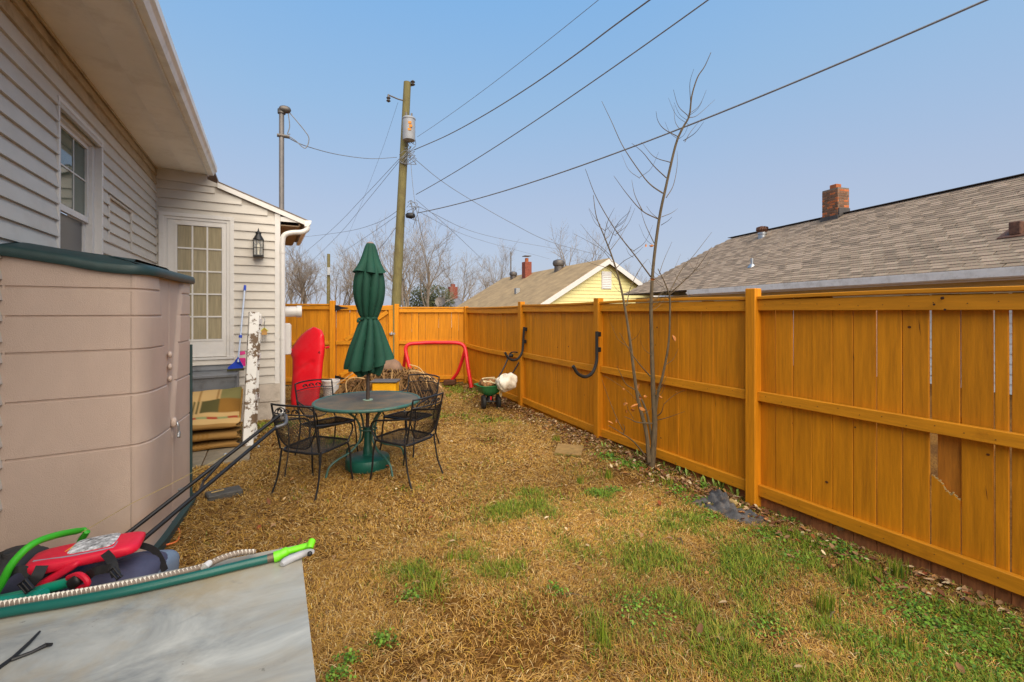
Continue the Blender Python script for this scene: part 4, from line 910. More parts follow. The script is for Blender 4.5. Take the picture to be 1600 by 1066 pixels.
def cloth(prof, name, nf, amp, ph, parent, n=96, edge=None, twist=0, m=None):
    b_ = MB(); vs = []; fs = []; M_ = len(prof); rr = random.Random(ph * 100)
    jit = [rr.uniform(.75, 1.25) for _ in range(nf + 1)]
    for i, (r_, z_) in enumerate(prof):
        u = i / (M_ - 1)
        for k in range(n):
            a = 2 * math.pi * k / n; fa = (a * nf / (2 * math.pi) + ph + twist * u) % nf; fl = fa - int(fa); j_ = jit[int(fa) % nf]
            w_ = 1 + amp(u) * j_ * (abs(math.sin(math.pi * fl)) ** .7 * 1.25 - .75) + .03 * math.sin(3 * a + ph * 2 + 4 * u)
            dz_ = edge(a) * max(0, (u - .82) / .18) if edge else 0
            c = ln(z_); vs.append((c.x + r_ * w_ * math.cos(a), c.y + r_ * w_ * math.sin(a), z_ + dz_))
    for i in range(M_ - 1):
        for k in range(n): fs.append((i * n + k, (i + 1) * n + k, (i + 1) * n + (k + 1) % n, i * n + (k + 1) % n))
    b_.add(vs, fs); o_ = b_.build(name, m or m_canopy, parent, True); return o_
body = [(.085, 2.12), (.125, 2.05), (.142, 1.96), (.146, 1.88), (.14, 1.80), (.126, 1.72), (.108, 1.66), (.09, 1.60), (.078, 1.57), (.080, 1.545), (.100, 1.50), (.125, 1.42), (.150, 1.34), (.175, 1.26), (.197, 1.18), (.212, 1.12), (.214, 1.09)]
body = [(p.x, p.z) for p in spline([V3(r_, 0, z_) for r_, z_ in body], 3)]
camdir = math.atan2(-TY, -TX)
cloth(body, 'canopy', 9, lambda u: .20 + .22 * min(1, u * 1.5) - .16 * math.exp(-((u - .55) / .06) ** 2), 2.3, um, 144, edge=lambda a: -.035 + .05 * math.cos(a - camdir - R(75)) - .03 * math.cos(2 * (a - camdir)), twist=.8)
cloth([(.04, 1.30), (.09, 1.22), (.125, 1.14), (.14, 1.06), (.13, 1.01), (.11, .975)], 'canopy_lining', 11, lambda u: .45, 1.1, um, 132, edge=lambda a: .02 * math.sin(3 * a))
cap = [(.03, 2.345), (.045, 2.335), (.062, 2.29), (.085, 2.21), (.112, 2.13), (.138, 2.075), (.152, 2.05)]
cap = [(p.x, p.z) for p in spline([V3(r_, 0, z_) for r_, z_ in cap], 3)]
cloth(cap, 'vent_cap', 7, lambda u: .05 + .32 * u * u, .4, um, 112, edge=lambda a: -.012 + .014 * math.sin(2 * a + 1))
b = MB(); c = ln(2.35); b.lathe([(.034, 2.338), (.036, 2.35), (.024, 2.36), (0, 2.363)], (c.x, c.y, 0), 16); b.build('finial', mat('pinkish cap', lin(150, 130, 122), .6, .1), um, True)
b = MB(); c = ln(1.56); b.lathe([(.083, 1.548), (.086, 1.552), (.086, 1.57), (.083, 1.574)], (c.x, c.y, 0), 32); q = c + V3(-.075, -.03, 1.56); b.soft(q + V3(-.02, -.01, -.005), (.06, .025, .03), None, .6, 12, 8); b.soft(q + V3(-.045, -.02, -.025), (.03, .02, .04), None, .6, 12, 8); b.build('tie_strap', m_canopy, um, True)

def make_chair():
    root = thing('patio_chair', (0, 0, 0), 'x', 'chair', 'wrought iron chairs round the patio table'); ri = .0095
    # seat frame
    def sq(s_, z_, n=36, e=.32):
        f = lambda w_: math.copysign(abs(w_) ** e, w_); return [V3(.25 * s_ * f(math.cos(2 * math.pi * k / n)) * (1 + .05 * math.sin(2 * math.pi * k / n)), .235 * s_ * f(math.sin(2 * math.pi * k / n)), z_ + .012 * math.sin(2 * math.pi * k / n)) for k in range(n)]
    b = MB(); b.tube(sq(1, .42), .0115, 8, closed=True); b.build('seat_frame', m_black, root, True)
    b = MB(); S = .0165; kq = int(.70 / S)
    for sg in (1, -1):
        for i in range(-kq, kq + 1):
            off = i * S * 1.0; pts = []
            for t in np.linspace(-.36, .36, 40):
                x = (t + off) * .7071 * 1.0; y = sg * (t - off) * .7071
                if abs(x / .25) ** 6 + abs(y / .235) ** 6 < 1: pts.append(V3(x, y, .42 + .012 * y / .235 - .012 * (1 - (x / .25) ** 2) * (1 - (y / .235) ** 2)))
            if len(pts) > 2: b.tube([pts[0], pts[len(pts) // 2], pts[-1]], .0018, 3, caps=False)
    b.build('seat_mesh', m_black, root)['kind'] = 'stuff'
    # back: bowed U frame with mesh
    bow = lambda x, z_: -.235 - .10 * (z_ - .42) / .45 - .075 * (1 - (x / .25) ** 2) * min(1, (z_ - .40) / .2)
    K = lambda x, z_: V3(x, bow(x, z_), z_)
    top_ = [K(x, .875 + .012 * (1 - (x / .25) ** 2)) for x in np.linspace(-.25, .25, 13)]
    b = MB(); b.tube([K(-.235, .43), K(-.245, .65), K(-.25, .84)] + top_ + [K(.25, .84), K(.245, .65), K(.235, .43)], ri, 8); b.build('back_frame', m_black, root, True)
    b = MB(); b.tube([K(x, .79 + .010 * (1 - (x / .25) ** 2)) for x in np.linspace(-.247, .247, 13)], .007, 6); b.build('back_rail', m_black, root, True)
    lowz = lambda x: .455 + .20 * abs(x / .24) ** 4
    b = MB(); b.tube([K(x, lowz(x)) for x in np.linspace(-.24, .24, 17)], .007, 6); b.build('back_rail', m_black, root, True)
    b = MB()
    for sg in (1, -1):
        for i in range(-40, 41):
            pts = []
            for t in np.linspace(-.5, .5, 60):
                x = i * .0150 + sg * t * .6; z_ = .62 + t
                if abs(x) < .242 and lowz(x) < z_ < .79: pts.append(K(x, z_))
            if len(pts) > 2: b.tube(pts[::max(1, len(pts) // 6)] + [pts[-1]], .0021, 3, caps=False)
    b.build('back_mesh', m_black, root)['kind'] = 'stuff'
    b = MB()                                        # leaf scroll between the two top rails
    for cx in (-.09, 0, .09):
        b.tube(spline([K(cx - .045, .80), K(cx - .03, .83), K(cx, .85), K(cx + .025, .84), K(cx + .02, .82), K(cx, .825)], 4), .005, 5)
        for s_ in (-1, 1): b.soft(K(cx + s_ * .022, .838), (.035, .008, .022), Matrix.Rotation(s_ * .6, 3, 'Y'), .8, 10, 6)
    b.build('leaf_scroll', m_black, root, True)['kind'] = 'stuff'
    for s_ in (-1, 1):
        b = MB(); b.tube(spline([K(s_ * .247, .69), V3(s_ * .285, -.17, .675), V3(s_ * .300, 0, .655), V3(s_ * .295, .13, .635), V3(s_ * .285, .20, .60), V3(s_ * .275, .215, .54), V3(s_ * .255, .19, .46), V3(s_ * .25, .17, .425)], 5), .0095, 8); b.build('arm', m_black, root, True)
        b = MB(); b.tube(spline([V3(s_ * .245, .18, .425), V3(s_ * .248, .215, .30), V3(s_ * .252, .225, .15), V3(s_ * .262, .245, .012)], 4), .0095, 8); b.lathe([(.014, 0), (.014, .006), (.006, .018)], (s_ * .262, .245, 0), 8); b.build('leg', m_black, root, True)
        b = MB(); b.tube(spline([V3(s_ * .240, -.215, .43), V3(s_ * .243, -.235, .30), V3(s_ * .25, -.265, .15), V3(s_ * .262, -.325, .012)], 4), .0095, 8); b.lathe([(.014, 0), (.014, .006), (.006, .018)], (s_ * .262, -.325, 0), 8); b.build('leg', m_black, root, True)
    return root
ch0 = make_chair()
for i, (x, y, fx, fy, lab) in enumerate(((.40, 4.61, .72, .70, 'black mesh metal chair nearest the mower handle, front left of the table'), (1.19, 4.47, -.55, .83, 'black mesh metal chair at the front right of the green table'), (.60, 5.50, .42, -.90, 'black mesh metal chair behind the table in front of the red sled'), (1.46, 5.30, -.80, -.60, 'black mesh metal chair behind the table on its right, by the brush pile'))):
    o = ch0 if i == 0 else copy_tree(ch0)
    o.scale = (.9, .9, .94); o.location = (x, y, float(gh(x, y)) + .0); o.rotation_euler.z = math.atan2(fy, fx) - math.pi / 2; o['label'] = lab
    # copied children keep the parent's frame (identity inverse)

# ------------------------------------------------------------------ red sled leaning by the house corner
sled = thing('red_sled', G(480, 634), 'tall bright red plastic sled standing on end beside the house corner', 'sled')
Lx = [(511, 489), (516, 480), (524, 470), (533, 463), (546, 454.5), (552, 453.5), (561, 457), (584, 457), (605, 455.5), (620, 454), (635, 455)]
Rx = [(511, 492), (516, 502.5), (524, 506.5), (541, 507.8), (553, 507), (567, 505), (599, 502), (620, 499), (635, 497)]
ys = np.concatenate([np.linspace(511.2, 520, 8), np.linspace(522, 570, 26), np.linspace(573, 635, 20)]); b = MB(); vs = []; fs = []; NC = 22
for y in ys:
    l = np.interp(y, [p[0] for p in Lx], [p[1] for p in Lx]); r_ = np.interp(y, [p[0] for p in Rx], [p[1] for p in Rx])
    for k in range(NC + 1):
        u = k / NC; x = l + (r_ - l) * u
        cr_ = 562 - (x - 457) * .85                       # crease of the upper facet
        dd = -.07 * (1 - abs(2 * u - 1) ** 5)
        if y < cr_: dd += min(.17, (cr_ - y) / 711 * 7.9 * .55)
        rl = 584 - (x - 457) * .58
        if 457 < x < 490: dd += .02 * max(0, 1 - abs(y - rl) / 5)
        zz = 7.85 + dd + (635 - y) / 124 * .10
        vs.append(U(x, y, zz))
for j in range(len(ys) - 1):
    for k in range(NC): a = j * (NC + 1) + k; fs.append((a, a + NC + 1, a + NC + 2, a + 1))
b.add(vs, fs); o = b.build('hull', m_red, sled, True); md = o.modifiers.new('solid', 'SOLIDIFY'); md.thickness = .04; md.offset = -1
for (x, y) in ((456, 547), (509, 544)): b = MB(); q = U(x, y, 7.88); b.tube([q, q + V3(.05 if x > 480 else -.04, -.03, .02)], .02, 8); b.build('rope_lug', m_red, sled, True)
b = MB(); b.tube([U(497, 552, 7.76), U(499, 549, 7.75), U(500, 553, 7.76)], .007, 6); b.build('grommet', m_black, sled)

# ------------------------------------------------------------------ red tube frame in the far corner
rf = thing('red_tube_frame', (3.1, 9.3, 0), 'red bent tube play frame standing in the far corner of the yard', 'play frame')
zf = 9.75
pts = [U(646, 606, 9.55), U(640, 575, 9.62), U(634, 550, 9.68), U(635.5, 541, 9.7), U(642, 537.5, 9.72), U(655, 536.5, 9.74)] + [U(x, 535.5, 9.76) for x in (670, 690, 705)] + [U(717, 536.5, 9.76), U(724, 540, 9.74), U(727.5, 548, 9.7), U(731, 572, 9.55), U(736.5, 606, 9.45)]
b = MB(); b.tube(spline(pts, 4), .040, 12); b.build('front_frame', m_redtube, rf, True)
b = MB(); b.tube(spline([U(726.5, 548, 9.73), U(722, 563, 9.8), U(716, 580, 9.86), U(711, 588, 9.9), U(703.5, 596.5, 9.95)], 4), .036, 12); b.build('rear_leg', m_redtube, rf, True)
b = MB(); b.tube([U(634.5, 549, 9.72), U(631, 572, 9.95), U(628, 598, 10.1)], .036, 12); b.build('rear_leg', m_redtube, rf, True)
fb = thing('dark_brick', U(702, 599, 9.9), 'dark brick under the rear foot of the red frame', 'brick')
b = MB(); b.beam(U(694, 598, 9.9), U(712, 597, 9.85), .12, .10, bev=.01); b.build('block', mat('dark soil brick', lin(84, 52, 30), .9, .25, 20, bump=.4), fb); b = MB(); b.beam(U(700, 594, 9.9), U(706, 594, 9.88), .05, .02); b.build('frog', mat('dark soil brick', lin(84, 52, 30)), fb)

# ------------------------------------------------------------------ hooks on the fence posts
def hook(px, pts, z, lab):
    h_ = thing('storage_hook', U(px, pts[0][1], z), lab, 'hook', None)
    P = [U(a, c, z + dz_) for a, c, dz_ in pts]
    b_ = MB(); b_.tube(spline(P, 6), .020, 10); b_.build('arm', m_rubber, h_, True)
    for k in (0, 1):
        q = P[0].lerp(P[1], .15 + .8 * k); b_ = MB(); b_.bbox(q + V3(.03, 0, 0), (.045, .05, .06), Matrix.Identity(3), .005); b_.build('bracket', m_black, h_)
hook(819, [(819, 511, -.03), (817.5, 535, -.03), (816, 550, -.06), (810, 560, -.14), (802, 563, -.22), (794, 559, -.28), (789, 551, -.31)], 7.72, 'black J shaped storage hook on the fence post above the green spreader')
hook(932, [(932.5, 518, -.02), (932.5, 548, -.02), (932, 566, -.04), (926, 582, -.10), (915, 589, -.19), (903, 584, -.26), (895.5, 572, -.30)], 5.70, 'black J shaped storage hook on the fence post left of the sapling')

# ------------------------------------------------------------------ spreader
spx = thing('broadcast_spreader', (3.33, 6.9, 0), 'green lawn spreader on black wheels beside the fence, loaded with a white bag', 'spreader')
c = V3(3.30, 6.98, 0)
sup = lambda p_: (lambda a, z_: (abs(math.cos(a)) ** p_ + abs(math.sin(a)) ** p_) ** (-1 / p_))
m_spg = mat('spreader green', lin(46, 122, 74), .45, .1, 8)
b = MB(); b.lathe([(.06, .21), (.10, .235), (.165, .29), (.205, .385), (.225, .392), (.225, .40), (.195, .40), (.155, .31), (.05, .25)], c, 40, wob=sup(4)); b.build('hopper', m_spg, spx, True)
for s_, nm in ((-1, 'wheel'), (1, 'wheel')):
    b = MB(); b.lathe([(.02, -.035), (.07, -.035), (.105, -.03), (.118, -.018), (.118, .018), (.105, .03), (.07, .035), (.02, .035)], c + V3(.13 * s_ * .95, -.13 * s_ * .2 - .08, .118), 22, axis=(.95, -.25, 0)); b.build('wheel', m_rubber, spx, True)
b = MB(); b.tube([c + V3(-.13, -.05, .118), c + V3(.13, -.11, .118)], .012, 8); b.build('axle', m_black, spx, True)
b = MB(); b.lathe([(.02, .12), (.07, .13), (.05, .2), (.06, .23)], c + V3(0, -.02, 0), 14); b.build('gearbox', m_blackpl, spx, True)
b = MB(); b.bbox(c + V3(-.06, -.20, .20), (.02, .02, .06), Matrix.Identity(3), .004); b.build('lever', m_redtube, spx)
h0, h1, h2, h3 = U(779, 590, 7.72), U(797, 557, 8.0), U(816, 558, 7.9), U(801, 583, 7.65)
b = MB(); b.tube(spline([h0, h0.lerp(h1, .5), U(795.5, 556, 8.0), U(799, 551, 8.0), U(806, 550.5, 7.98), U(814, 552.5, 7.92), U(815.5, 557, 7.9), h3.lerp(U(815, 560, 7.9), .5), h3], 4), .012, 8); b.build('handle', m_black, spx, True)
b = MB(); b.soft(U(799, 555.5, 7.93), (.07, .06, .06), None, .6, 12, 8); b.build('control', m_blackpl, spx, True)
b = MB(); b.tube([c + V3(.05, .10, .22), c + V3(.16, .22, .06), c + V3(.16, .26, .01)], .009, 6); b.build('kick_stand', m_black, spx)
wb = thing('white_sack', c + V3(.12, -.02, .42), 'crumpled white plastic sack lying in the green spreader', 'sack')
b = MB(); q0, q1 = U(779, 603, 7.45), U(803, 592, 7.55); b.soft((q0 + q1) / 2, (.34, .26, .25), frame(q1 - q0), .7, 48, 28, .13, 8); b.build('bag', mat('white plastic sack', lin(226, 220, 204), .5, .1, 9, bump=.5, bscale=20, dirt=lin(180, 160, 110), damt=.4), wb, True)
b = MB(); b.soft(U(803, 600, 7.5), (.08, .06, .12), None, .7, 12, 8, .12, 3); b.build('twisted_neck', mat('white plastic sack', lin(226, 220, 204)), wb, True)
rp_ = thing('rope_coil', c + V3(-.1, -.05, .42), 'tangled pale rope and leaves heaped in the spreader hopper', 'rope')
b = MB(); b.soft(c + V3(-.05, -.06, .42), (.30, .26, .16), None, .8, 24, 12, .14, 4); b.build('leaf_heap', mat('brown leaf heap', lin(138, 96, 56), .9, .5, 40, bump=.8), rp_, True)
rr = random.Random(5); b = MB(); P = []
for k in range(16): P.append(c + V3(-.05 + rr.uniform(-.13, .15), -.08 + rr.uniform(-.10, .08), .45 + rr.uniform(-.02, .07)))
P += [c + V3(.08, -.22, .42), c + V3(.09, -.245, .36), c + V3(.08, -.25, .28), c + V3(.10, -.25, .22), c + V3(.115, -.25, .30), c + V3(.11, -.24, .40)]
b.tube(spline(P, 5), .010, 6); b.build('rope', mat('pale rope', lin(206, 190, 150), .85, .25, 90, bump=.5), rp_, True)

# ------------------------------------------------------------------ brush heap with yellow crate, bucket, tub
def strands(b_, n, fn, r=.005, seg=4, seed=1):
    rr = random.Random(seed)
    for _ in range(n): b_.tube(spline(fn(rr), seg), r * rr.uniform(.6, 1.4), 3, caps=False)
bp = thing('brush_heap', G(618, 624), 'heap of dry brown stalks and leaves behind the patio table', 'brush heap')
bc = G(612, 625); m_stalk = mat('dry stalks', lin(144, 110, 68), .9, .35, 30, randv=.1); m_stalk2 = mat('pale canes', lin(196, 160, 108), .8, .2, 20); m_dleaf = mat('dark dry leaves', lin(112, 80, 48), .9, .4, 25)
rt = V3(CY, -SY, 0); fw = V3(SY, CY, 0)
b = MB(); b.soft(bc + V3(0, 0, .22) + fw * .25, (1.5, .7, .56), frame(rt), .8, 40, 18, .09, 21); b.build('core', m_dleaf, bp, True)
def arc(rr):
    s_ = rr.uniform(-.72, .72); h_ = (.53 - .45 * s_ * s_) * rr.uniform(.6, 1.12); d_ = rr.uniform(-.2, .4); dr = rr.choice((-1, 1)) * rr.uniform(.05, .28); q = bc + rt * s_ + fw * d_
    return [q + V3(0, 0, h_ * .9), q + rt * dr * .4 - fw * .1 + V3(0, 0, h_ + .03), q + rt * dr - fw * rr.uniform(.1, .3) + V3(0, 0, h_ * .55), q + rt * dr * 1.25 - fw * rr.uniform(.2, .35) + V3(0, 0, max(.02, h_ * .1))]
b = MB(); strands(b, 950, arc, .008, 3, 4); o = b.build('stalks', m_stalk, bp); o['kind'] = 'stuff'
b = MB(); rr = random.Random(9)
for _ in range(1800):
    s_ = rr.uniform(-.85, .85); h_ = (.50 - .42 * s_ * s_) * rr.uniform(.2, 1.1); q = bc + rt * s_ + fw * rr.uniform(-.35, .1) + V3(0, 0, h_); a = Vector((rr.gauss(0, 1), rr.gauss(0, 1), rr.gauss(0, 1))).normalized(); t = a.orthogonal().normalized(); L_ = rr.uniform(.04, .11)
    b.add([q, q + a * L_ * .5 + t * L_ * .18, q + a * L_, q + a * L_ * .5 - t * L_ * .18 + V3(0, 0, .01)], [(0, 1, 2, 3)])
o = b.build('leaves', m_dleaf, bp); o['kind'] = 'stuff'
for pts in ([(527, 601), (545, 588), (560, 578), (575, 571)], [(542, 615), (541, 597), (553, 590), (570, 592)], [(640, 570), (655, 575), (664, 588), (668, 606)], [(611, 612), (611.5, 598), (612.5, 585), (613, 578)], [(690, 606), (672, 590), (655, 581), (640, 580)]):
    b = MB(); b.tube(spline([U(x, y, 8.0) for x, y in pts], 5), .011, 6); b.build('cane', m_stalk2, bp, True)
yc = thing('yellow_crate', G(603, 622), 'yellow plastic box with dark lid half buried in the brush heap', 'crate')
ymat = mat('yellow plastic', lin(232, 168, 20), .45, .07, 6); y0 = U(586, 617, 7.95)
fy = frame(rt)
cb = U(602.5, 606, 7.75); b = MB(); b.bbox(cb, (.40, .26, .20), fy, .02); b.build('bin', ymat, yc); b = MB(); b.bbox(cb + V3(0, 0, .118), (.45, .30, .03), fy, .01); b.build('lid', mat('grey lid', lin(88, 88, 90), .5, .1), yc)
for s_ in (-1, 1): b = MB(); b.bbox(cb + rt * s_ * .17 - fw * .10 - V3(0, 0, .115), (.05, .05, .04), fy, .006); b.build('foot', ymat, yc)
tp = thing('brown_tarp', U(612, 580, 8.4), 'folded brown tarp peaking on top of the brush heap', 'tarp')
b = MB(); q = U(610, 582, 8.35); b.soft(q + V3(0, 0, .08), (.44, .36, .30), frame(rt + V3(0, 0, -.12)), .75, 28, 14, .05, 7, flat=lambda p: V3(p.x * (1 - 1.3 * max(0, p.z)), p.y * (1 - 1.3 * max(0, p.z)), p.z * (.55 if p.z < 0 else 1.1))); b.build('cloth', mat('brown tarp cloth', lin(132, 104, 84), .8, .15, 6, bump=.3), tp, True)
strap(tp, [q + rt * -.2 - fw * .12 + V3(0, 0, .06), q - fw * .17 + V3(0, 0, .05), q + rt * .2 - fw * .12 + V3(0, 0, .03)], .02)
bu = thing('white_bucket', G(516, 625), 'white plastic bucket standing behind the patio chair near the red sled', 'bucket')
q = U(517, 622, 8.4); q.z = 0; b = MB(); b.lathe([(.12, .0), (.15, .34), (.16, .345), (.16, .37), (.145, .37), (.115, .02)], q, 28); b.build('pail', m_white, bu, True); b = MB(); b.tube(spline([q + rt * -.16 + V3(0, 0, .34), q + rt * -.1 - fw * .13 + V3(0, 0, .25), q + rt * .1 - fw * .13 + V3(0, 0, .25), q + rt * .16 + V3(0, 0, .34)], 5), .004, 6); b.build('handle', m_steel, bu)
bg = thing('black_tub', G(664, 628), 'black plastic tub with dry weeds standing behind the right hand chairs', 'tub')
q = G(662, 629); q += fw * .1; b = MB(); b.lathe([(.17, .0), (.22, .22), (.24, .225), (.24, .245), (.215, .245), (.16, .02)], q, 28); b.build('tub', mat('black plastic', lin(30, 30, 32)), bg, True)
b = MB(); strands(b, 60, lambda rr: (lambda p: [p, p + V3(rr.uniform(-.1, .1), rr.uniform(-.1, .1), .15), p + V3(rr.uniform(-.2, .2), rr.uniform(-.2, .2), .2)])(q + V3(rr.uniform(-.15, .15), rr.uniform(-.15, .15), .12)), .005, 3, 8); b.build('weeds', m_stalk, bg)['kind'] = 'stuff'
# stone, tarp, flat stones
ps = thing('flat_paver', G(890, 706), 'flat tan paving stone set in the grass near the fence', 'paver')
a = [G(866, 712), G(908, 716), G(912, 701), G(872, 697)]
b = MB(); b.prism([V3(p.x, p.y, -.01) for p in a], (0, 0, .045)); b.build('stone', mat('mossy tan stone', lin(158, 126, 74), .9, .18, 12, bump=.6, bscale=60, dirt=lin(110, 100, 52), dscale=8, damt=.6), ps)
b = MB(); strands(b, 50, lambda rr: (lambda p: [p, p + V3(rr.uniform(-.03, .03), rr.uniform(-.03, .03), .02)])(a[0].lerp(a[1], rr.random()) + V3(0, -.01, .01)), .003, 2, 3); b.build('moss', mat('moss', lin(120, 116, 50), .95, .2, 30), ps)['kind'] = 'stuff'
tarp = thing('grey_tarp', G(1120, 790), 'crumpled dark grey tarp on the ground at the foot of a fence post', 'tarp')
b = MB(); NXg, NYg = 46, 22; vs = []; fs = []
A_, B_, C_ = G(1078, 778), G(1190, 812), G(1110, 762)
rr = random.Random(3); ph = [rr.uniform(0, 6) for _ in range(6)]
for j in range(NYg + 1):
    for i in range(NXg + 1):
        u, v = i / NXg, j / NYg; p = A_ + (B_ - A_) * u + (C_ - A_) * (v - .15 + .10 * math.sin(5 * u + 1)) * (1 - .45 * u)
        e_ = min(u, 1 - u, v, 1 - v) * 6; hgt = .05 + .03 * math.sin(9 * u + 5 * v + ph[0]) + .022 * math.sin(17 * u - 9 * v + ph[1]) + .014 * math.sin(31 * u + 23 * v + ph[2]) + .008 * math.sin(53 * u - 37 * v)
        vs.append((p.x, p.y, float(gh(p.x, p.y)) + max(.008, hgt * min(1, e_) * (1.25 - .7 * u) + .006)))
for j in range(NYg):
    for i in range(NXg): q = j * (NXg + 1) + i; fs.append((q, q + 1, q + NXg + 2, q + NXg + 1))
b.add(vs, fs); b.build('cloth', mat('grey tarp cloth', lin(84, 84, 86), .75, .25, 14, bump=.5, bscale=40, dirt=lin(96, 74, 50), dscale=9, damt=.7), tarp, True)
b = MB(); b.beam(U(1140, 781, 3.95) , U(1152, 788, 3.9), .05, .02, bev=.004); b.build('wood_chip', m_rawwood, tarp)

# ------------------------------------------------------------------ neighbouring houses
def tab_material(name, col, var):
    m = bpy.data.materials.new(name); m.use_nodes = True; N = m.node_tree.nodes; L = m.node_tree.links; b_ = N['Principled BSDF']; b_.inputs['Roughness'].default_value = .92; b_.inputs['Specular IOR Level'].default_value = .2
    oi = N.new('ShaderNodeObjectInfo'); ge = N.new('ShaderNodeNewGeometry'); ad = N.new('ShaderNodeMath'); ad.operation = 'ADD'; fr_ = N.new('ShaderNodeMath'); fr_.operation = 'FRACT'
    L.new(oi.outputs['Random'], ad.inputs[0]); L.new(ge.outputs['Random Per Island'], ad.inputs[1]); L.new(ad.outputs[0], fr_.inputs[0])
    r_ = N.new('ShaderNodeValToRGB'); c_ = Vector(col[:3]); el = r_.color_ramp.elements
    el[0].color = (*(c_ * (1 - var)), 1); el[1].color = (*(c_ * (1 + var)), 1); e_ = el.new(.5); e_.color = (c_.x * 1.02, c_.y, c_.z * .96, 1)
    t_ = N.new('ShaderNodeTexCoord'); n_ = N.new('ShaderNodeTexNoise'); n_.inputs['Scale'].default_value = 40; n_.inputs['Detail'].default_value = 4
    L.new(fr_.outputs[0], r_.inputs[0]); L.new(t_.outputs['Object'], n_.inputs['Vector'])
    mx = N.new('ShaderNodeMix'); mx.data_type = 'RGBA'; mx.blend_type = 'MULTIPLY'; mx.inputs[0].default_value = .55; L.new(r_.outputs[0], mx.inputs[6]); L.new(n_.outputs['Color'], mx.inputs[7])
    hs = N.new('ShaderNodeHueSaturation'); hs.inputs['Saturation'].default_value = .75; hs.inputs['Value'].default_value = 1.35; L.new(mx.outputs[2], hs.inputs['Color']); L.new(hs.outputs[0], b_.inputs['Base Color'])
    bp_ = N.new('ShaderNodeBump'); bp_.inputs['Strength'].default_value = .4; bp_.inputs['Distance'].default_value = .01; L.new(n_.outputs['Fac'], bp_.inputs['Height']); L.new(bp_.outputs[0], b_.inputs['Normal'])
    return m
m_tab = tab_material('weathered roof tabs', lin(142, 120, 96), .32)
gd = V3(.225, .974).normalized(); gp = V3(gd.y, -gd.x); go = V3(12.3, 2.94)
EH, RH, RUN = 2.48, 5.15, 4.5
Q = lambda a, p, h: go + gd * a + gp * p + V3(0, 0, h)
gh_ = thing('neighbour_house', Q(2, 4, 0), 'house with long grey brown shingle roof behind the right fence', 'house')
b = MB(); b.add([Q(-6, 0, EH - .03), Q(15, 0, EH - .03), Q(12.7, RUN, RH - .03), Q(-6, RUN, RH - .03), Q(-6, 9, EH - .03), Q(15, 9, EH - .03)], [(0, 1, 2, 3), (3, 2, 5, 4), (1, 5, 2)]); b.build('roof_deck', m_shingle, gh_)
slv = (gp * RUN + V3(0, 0, RH - EH)); SLEN = slv.length; slv.normalize(); nrm = gd.cross(slv).normalized(); 
if nrm.z < 0: nrm = -nrm
TW, TE = .30, .145
tabm = MB(); frt = Matrix((-gd, slv, nrm)).transposed()
tabm.add([(-TW / 2 + .003, -.01, .014), (TW / 2 - .003, -.01, .014), (TW / 2 - .003, TE + .03, .002), (-TW / 2 + .003, TE + .03, .002), (-TW / 2 + .003, -.01, -.002), (TW / 2 - .003, -.01, -.002)], [(0, 1, 2, 3), (4, 5, 1, 0), (4, 0, 3), (5, 2, 1)])
tab_me = tabm.mesh('shingle'); tab_me.materials.append(m_tab)
tabs = []
for j in range(int(SLEN / TE)):
    s_ = j * TE; u = s_ / SLEN; a1 = 15 - 2.3 * u
    for i in range(int((a1 + 6) / TW)):
        a_ = -6 + (i + .5) * TW + (.11 * (j % 3)) + random.uniform(-.012, .012)
        if a_ + TW / 2 < a1: tabs.append((go + gd * a_ + V3(0, 0, EH) + slv * s_, random.uniform(0, .006)))
def vis(p):
    xc = p.x * CY - p.y * SY; zc = p.x * SY + p.y * CY; px = 800 + xc / zc * FPX; return 0 if 0 < px < 1610 else 100
tabs.sort(key=lambda t: t[0].length + vis(t[0]))
rq = frt.to_euler()
for p, dz_ in tabs[:290]: put('shingle', tab_me, gh_, p + nrm * dz_, rq)
V0_ = np.array([v for v in tabm.v]); Rm = np.array(frt); Vr = V0_ @ Rm.T
allv = np.concatenate([Vr + np.array(p + nrm * dz_) for p, dz_ in tabs[290:]]); ff = []
for k in range(len(tabs) - 290): ff += [tuple(i + 6 * k for i in f) for f in tabm.f]
b = MB(); b.v = [tuple(v) for v in allv]; b.f = ff; o = b.build('shingles', m_tab, gh_); o['kind'] = 'stuff'
b = MB()
for k in range(60): 
    a0 = -6 + 18.7 * k / 60; b.bbox(Q(a0 + .155, RUN, RH + .012), (.31, .28, .02), Matrix((gd, gp, V3(0, 0, 1))).transposed())
b.build('ridge_cap', mat('dark ridge cap', lin(72, 66, 64), .9, .2, 8), gh_)['kind'] = 'stuff'
b = MB(); prf = [(0, -.02), (0, -.21), (-.10, -.21), (-.125, -.185), (-.13, -.05), (-.13, -.012), (-.115, -.012), (-.11, -.045), (-.02, -.06), (-.02, -.02)]
b.prism([Q(-6, p_ + .03, EH + h_) for p_, h_ in prf], gd * 15.7); b.build('gutter', m_gutter, gh_)
b = MB(); b.prism([Q(-6, .034, EH - .25), Q(-6, .034, EH - .03), Q(-6, .06, EH - .03), Q(-6, .06, EH - .25)], gd * 15.7); b.build('fascia', m_white, gh_)
b = MB(); b.prism([Q(9.72, -.12, EH - .12), Q(9.72, .6, EH + .25), Q(9.72, .6, EH - .05), Q(9.72, .03, EH - .28)], gd * .04); b.build('rake_board', m_white, gh_)
b = MB(); b.add([Q(-6, .06, EH - .2), Q(15, .06, EH - .2), Q(15, .5, EH - .2), Q(-6, .5, EH - .2)], [(0, 1, 2, 3)]); b.build('soffit', m_white, gh_)
zz = .0
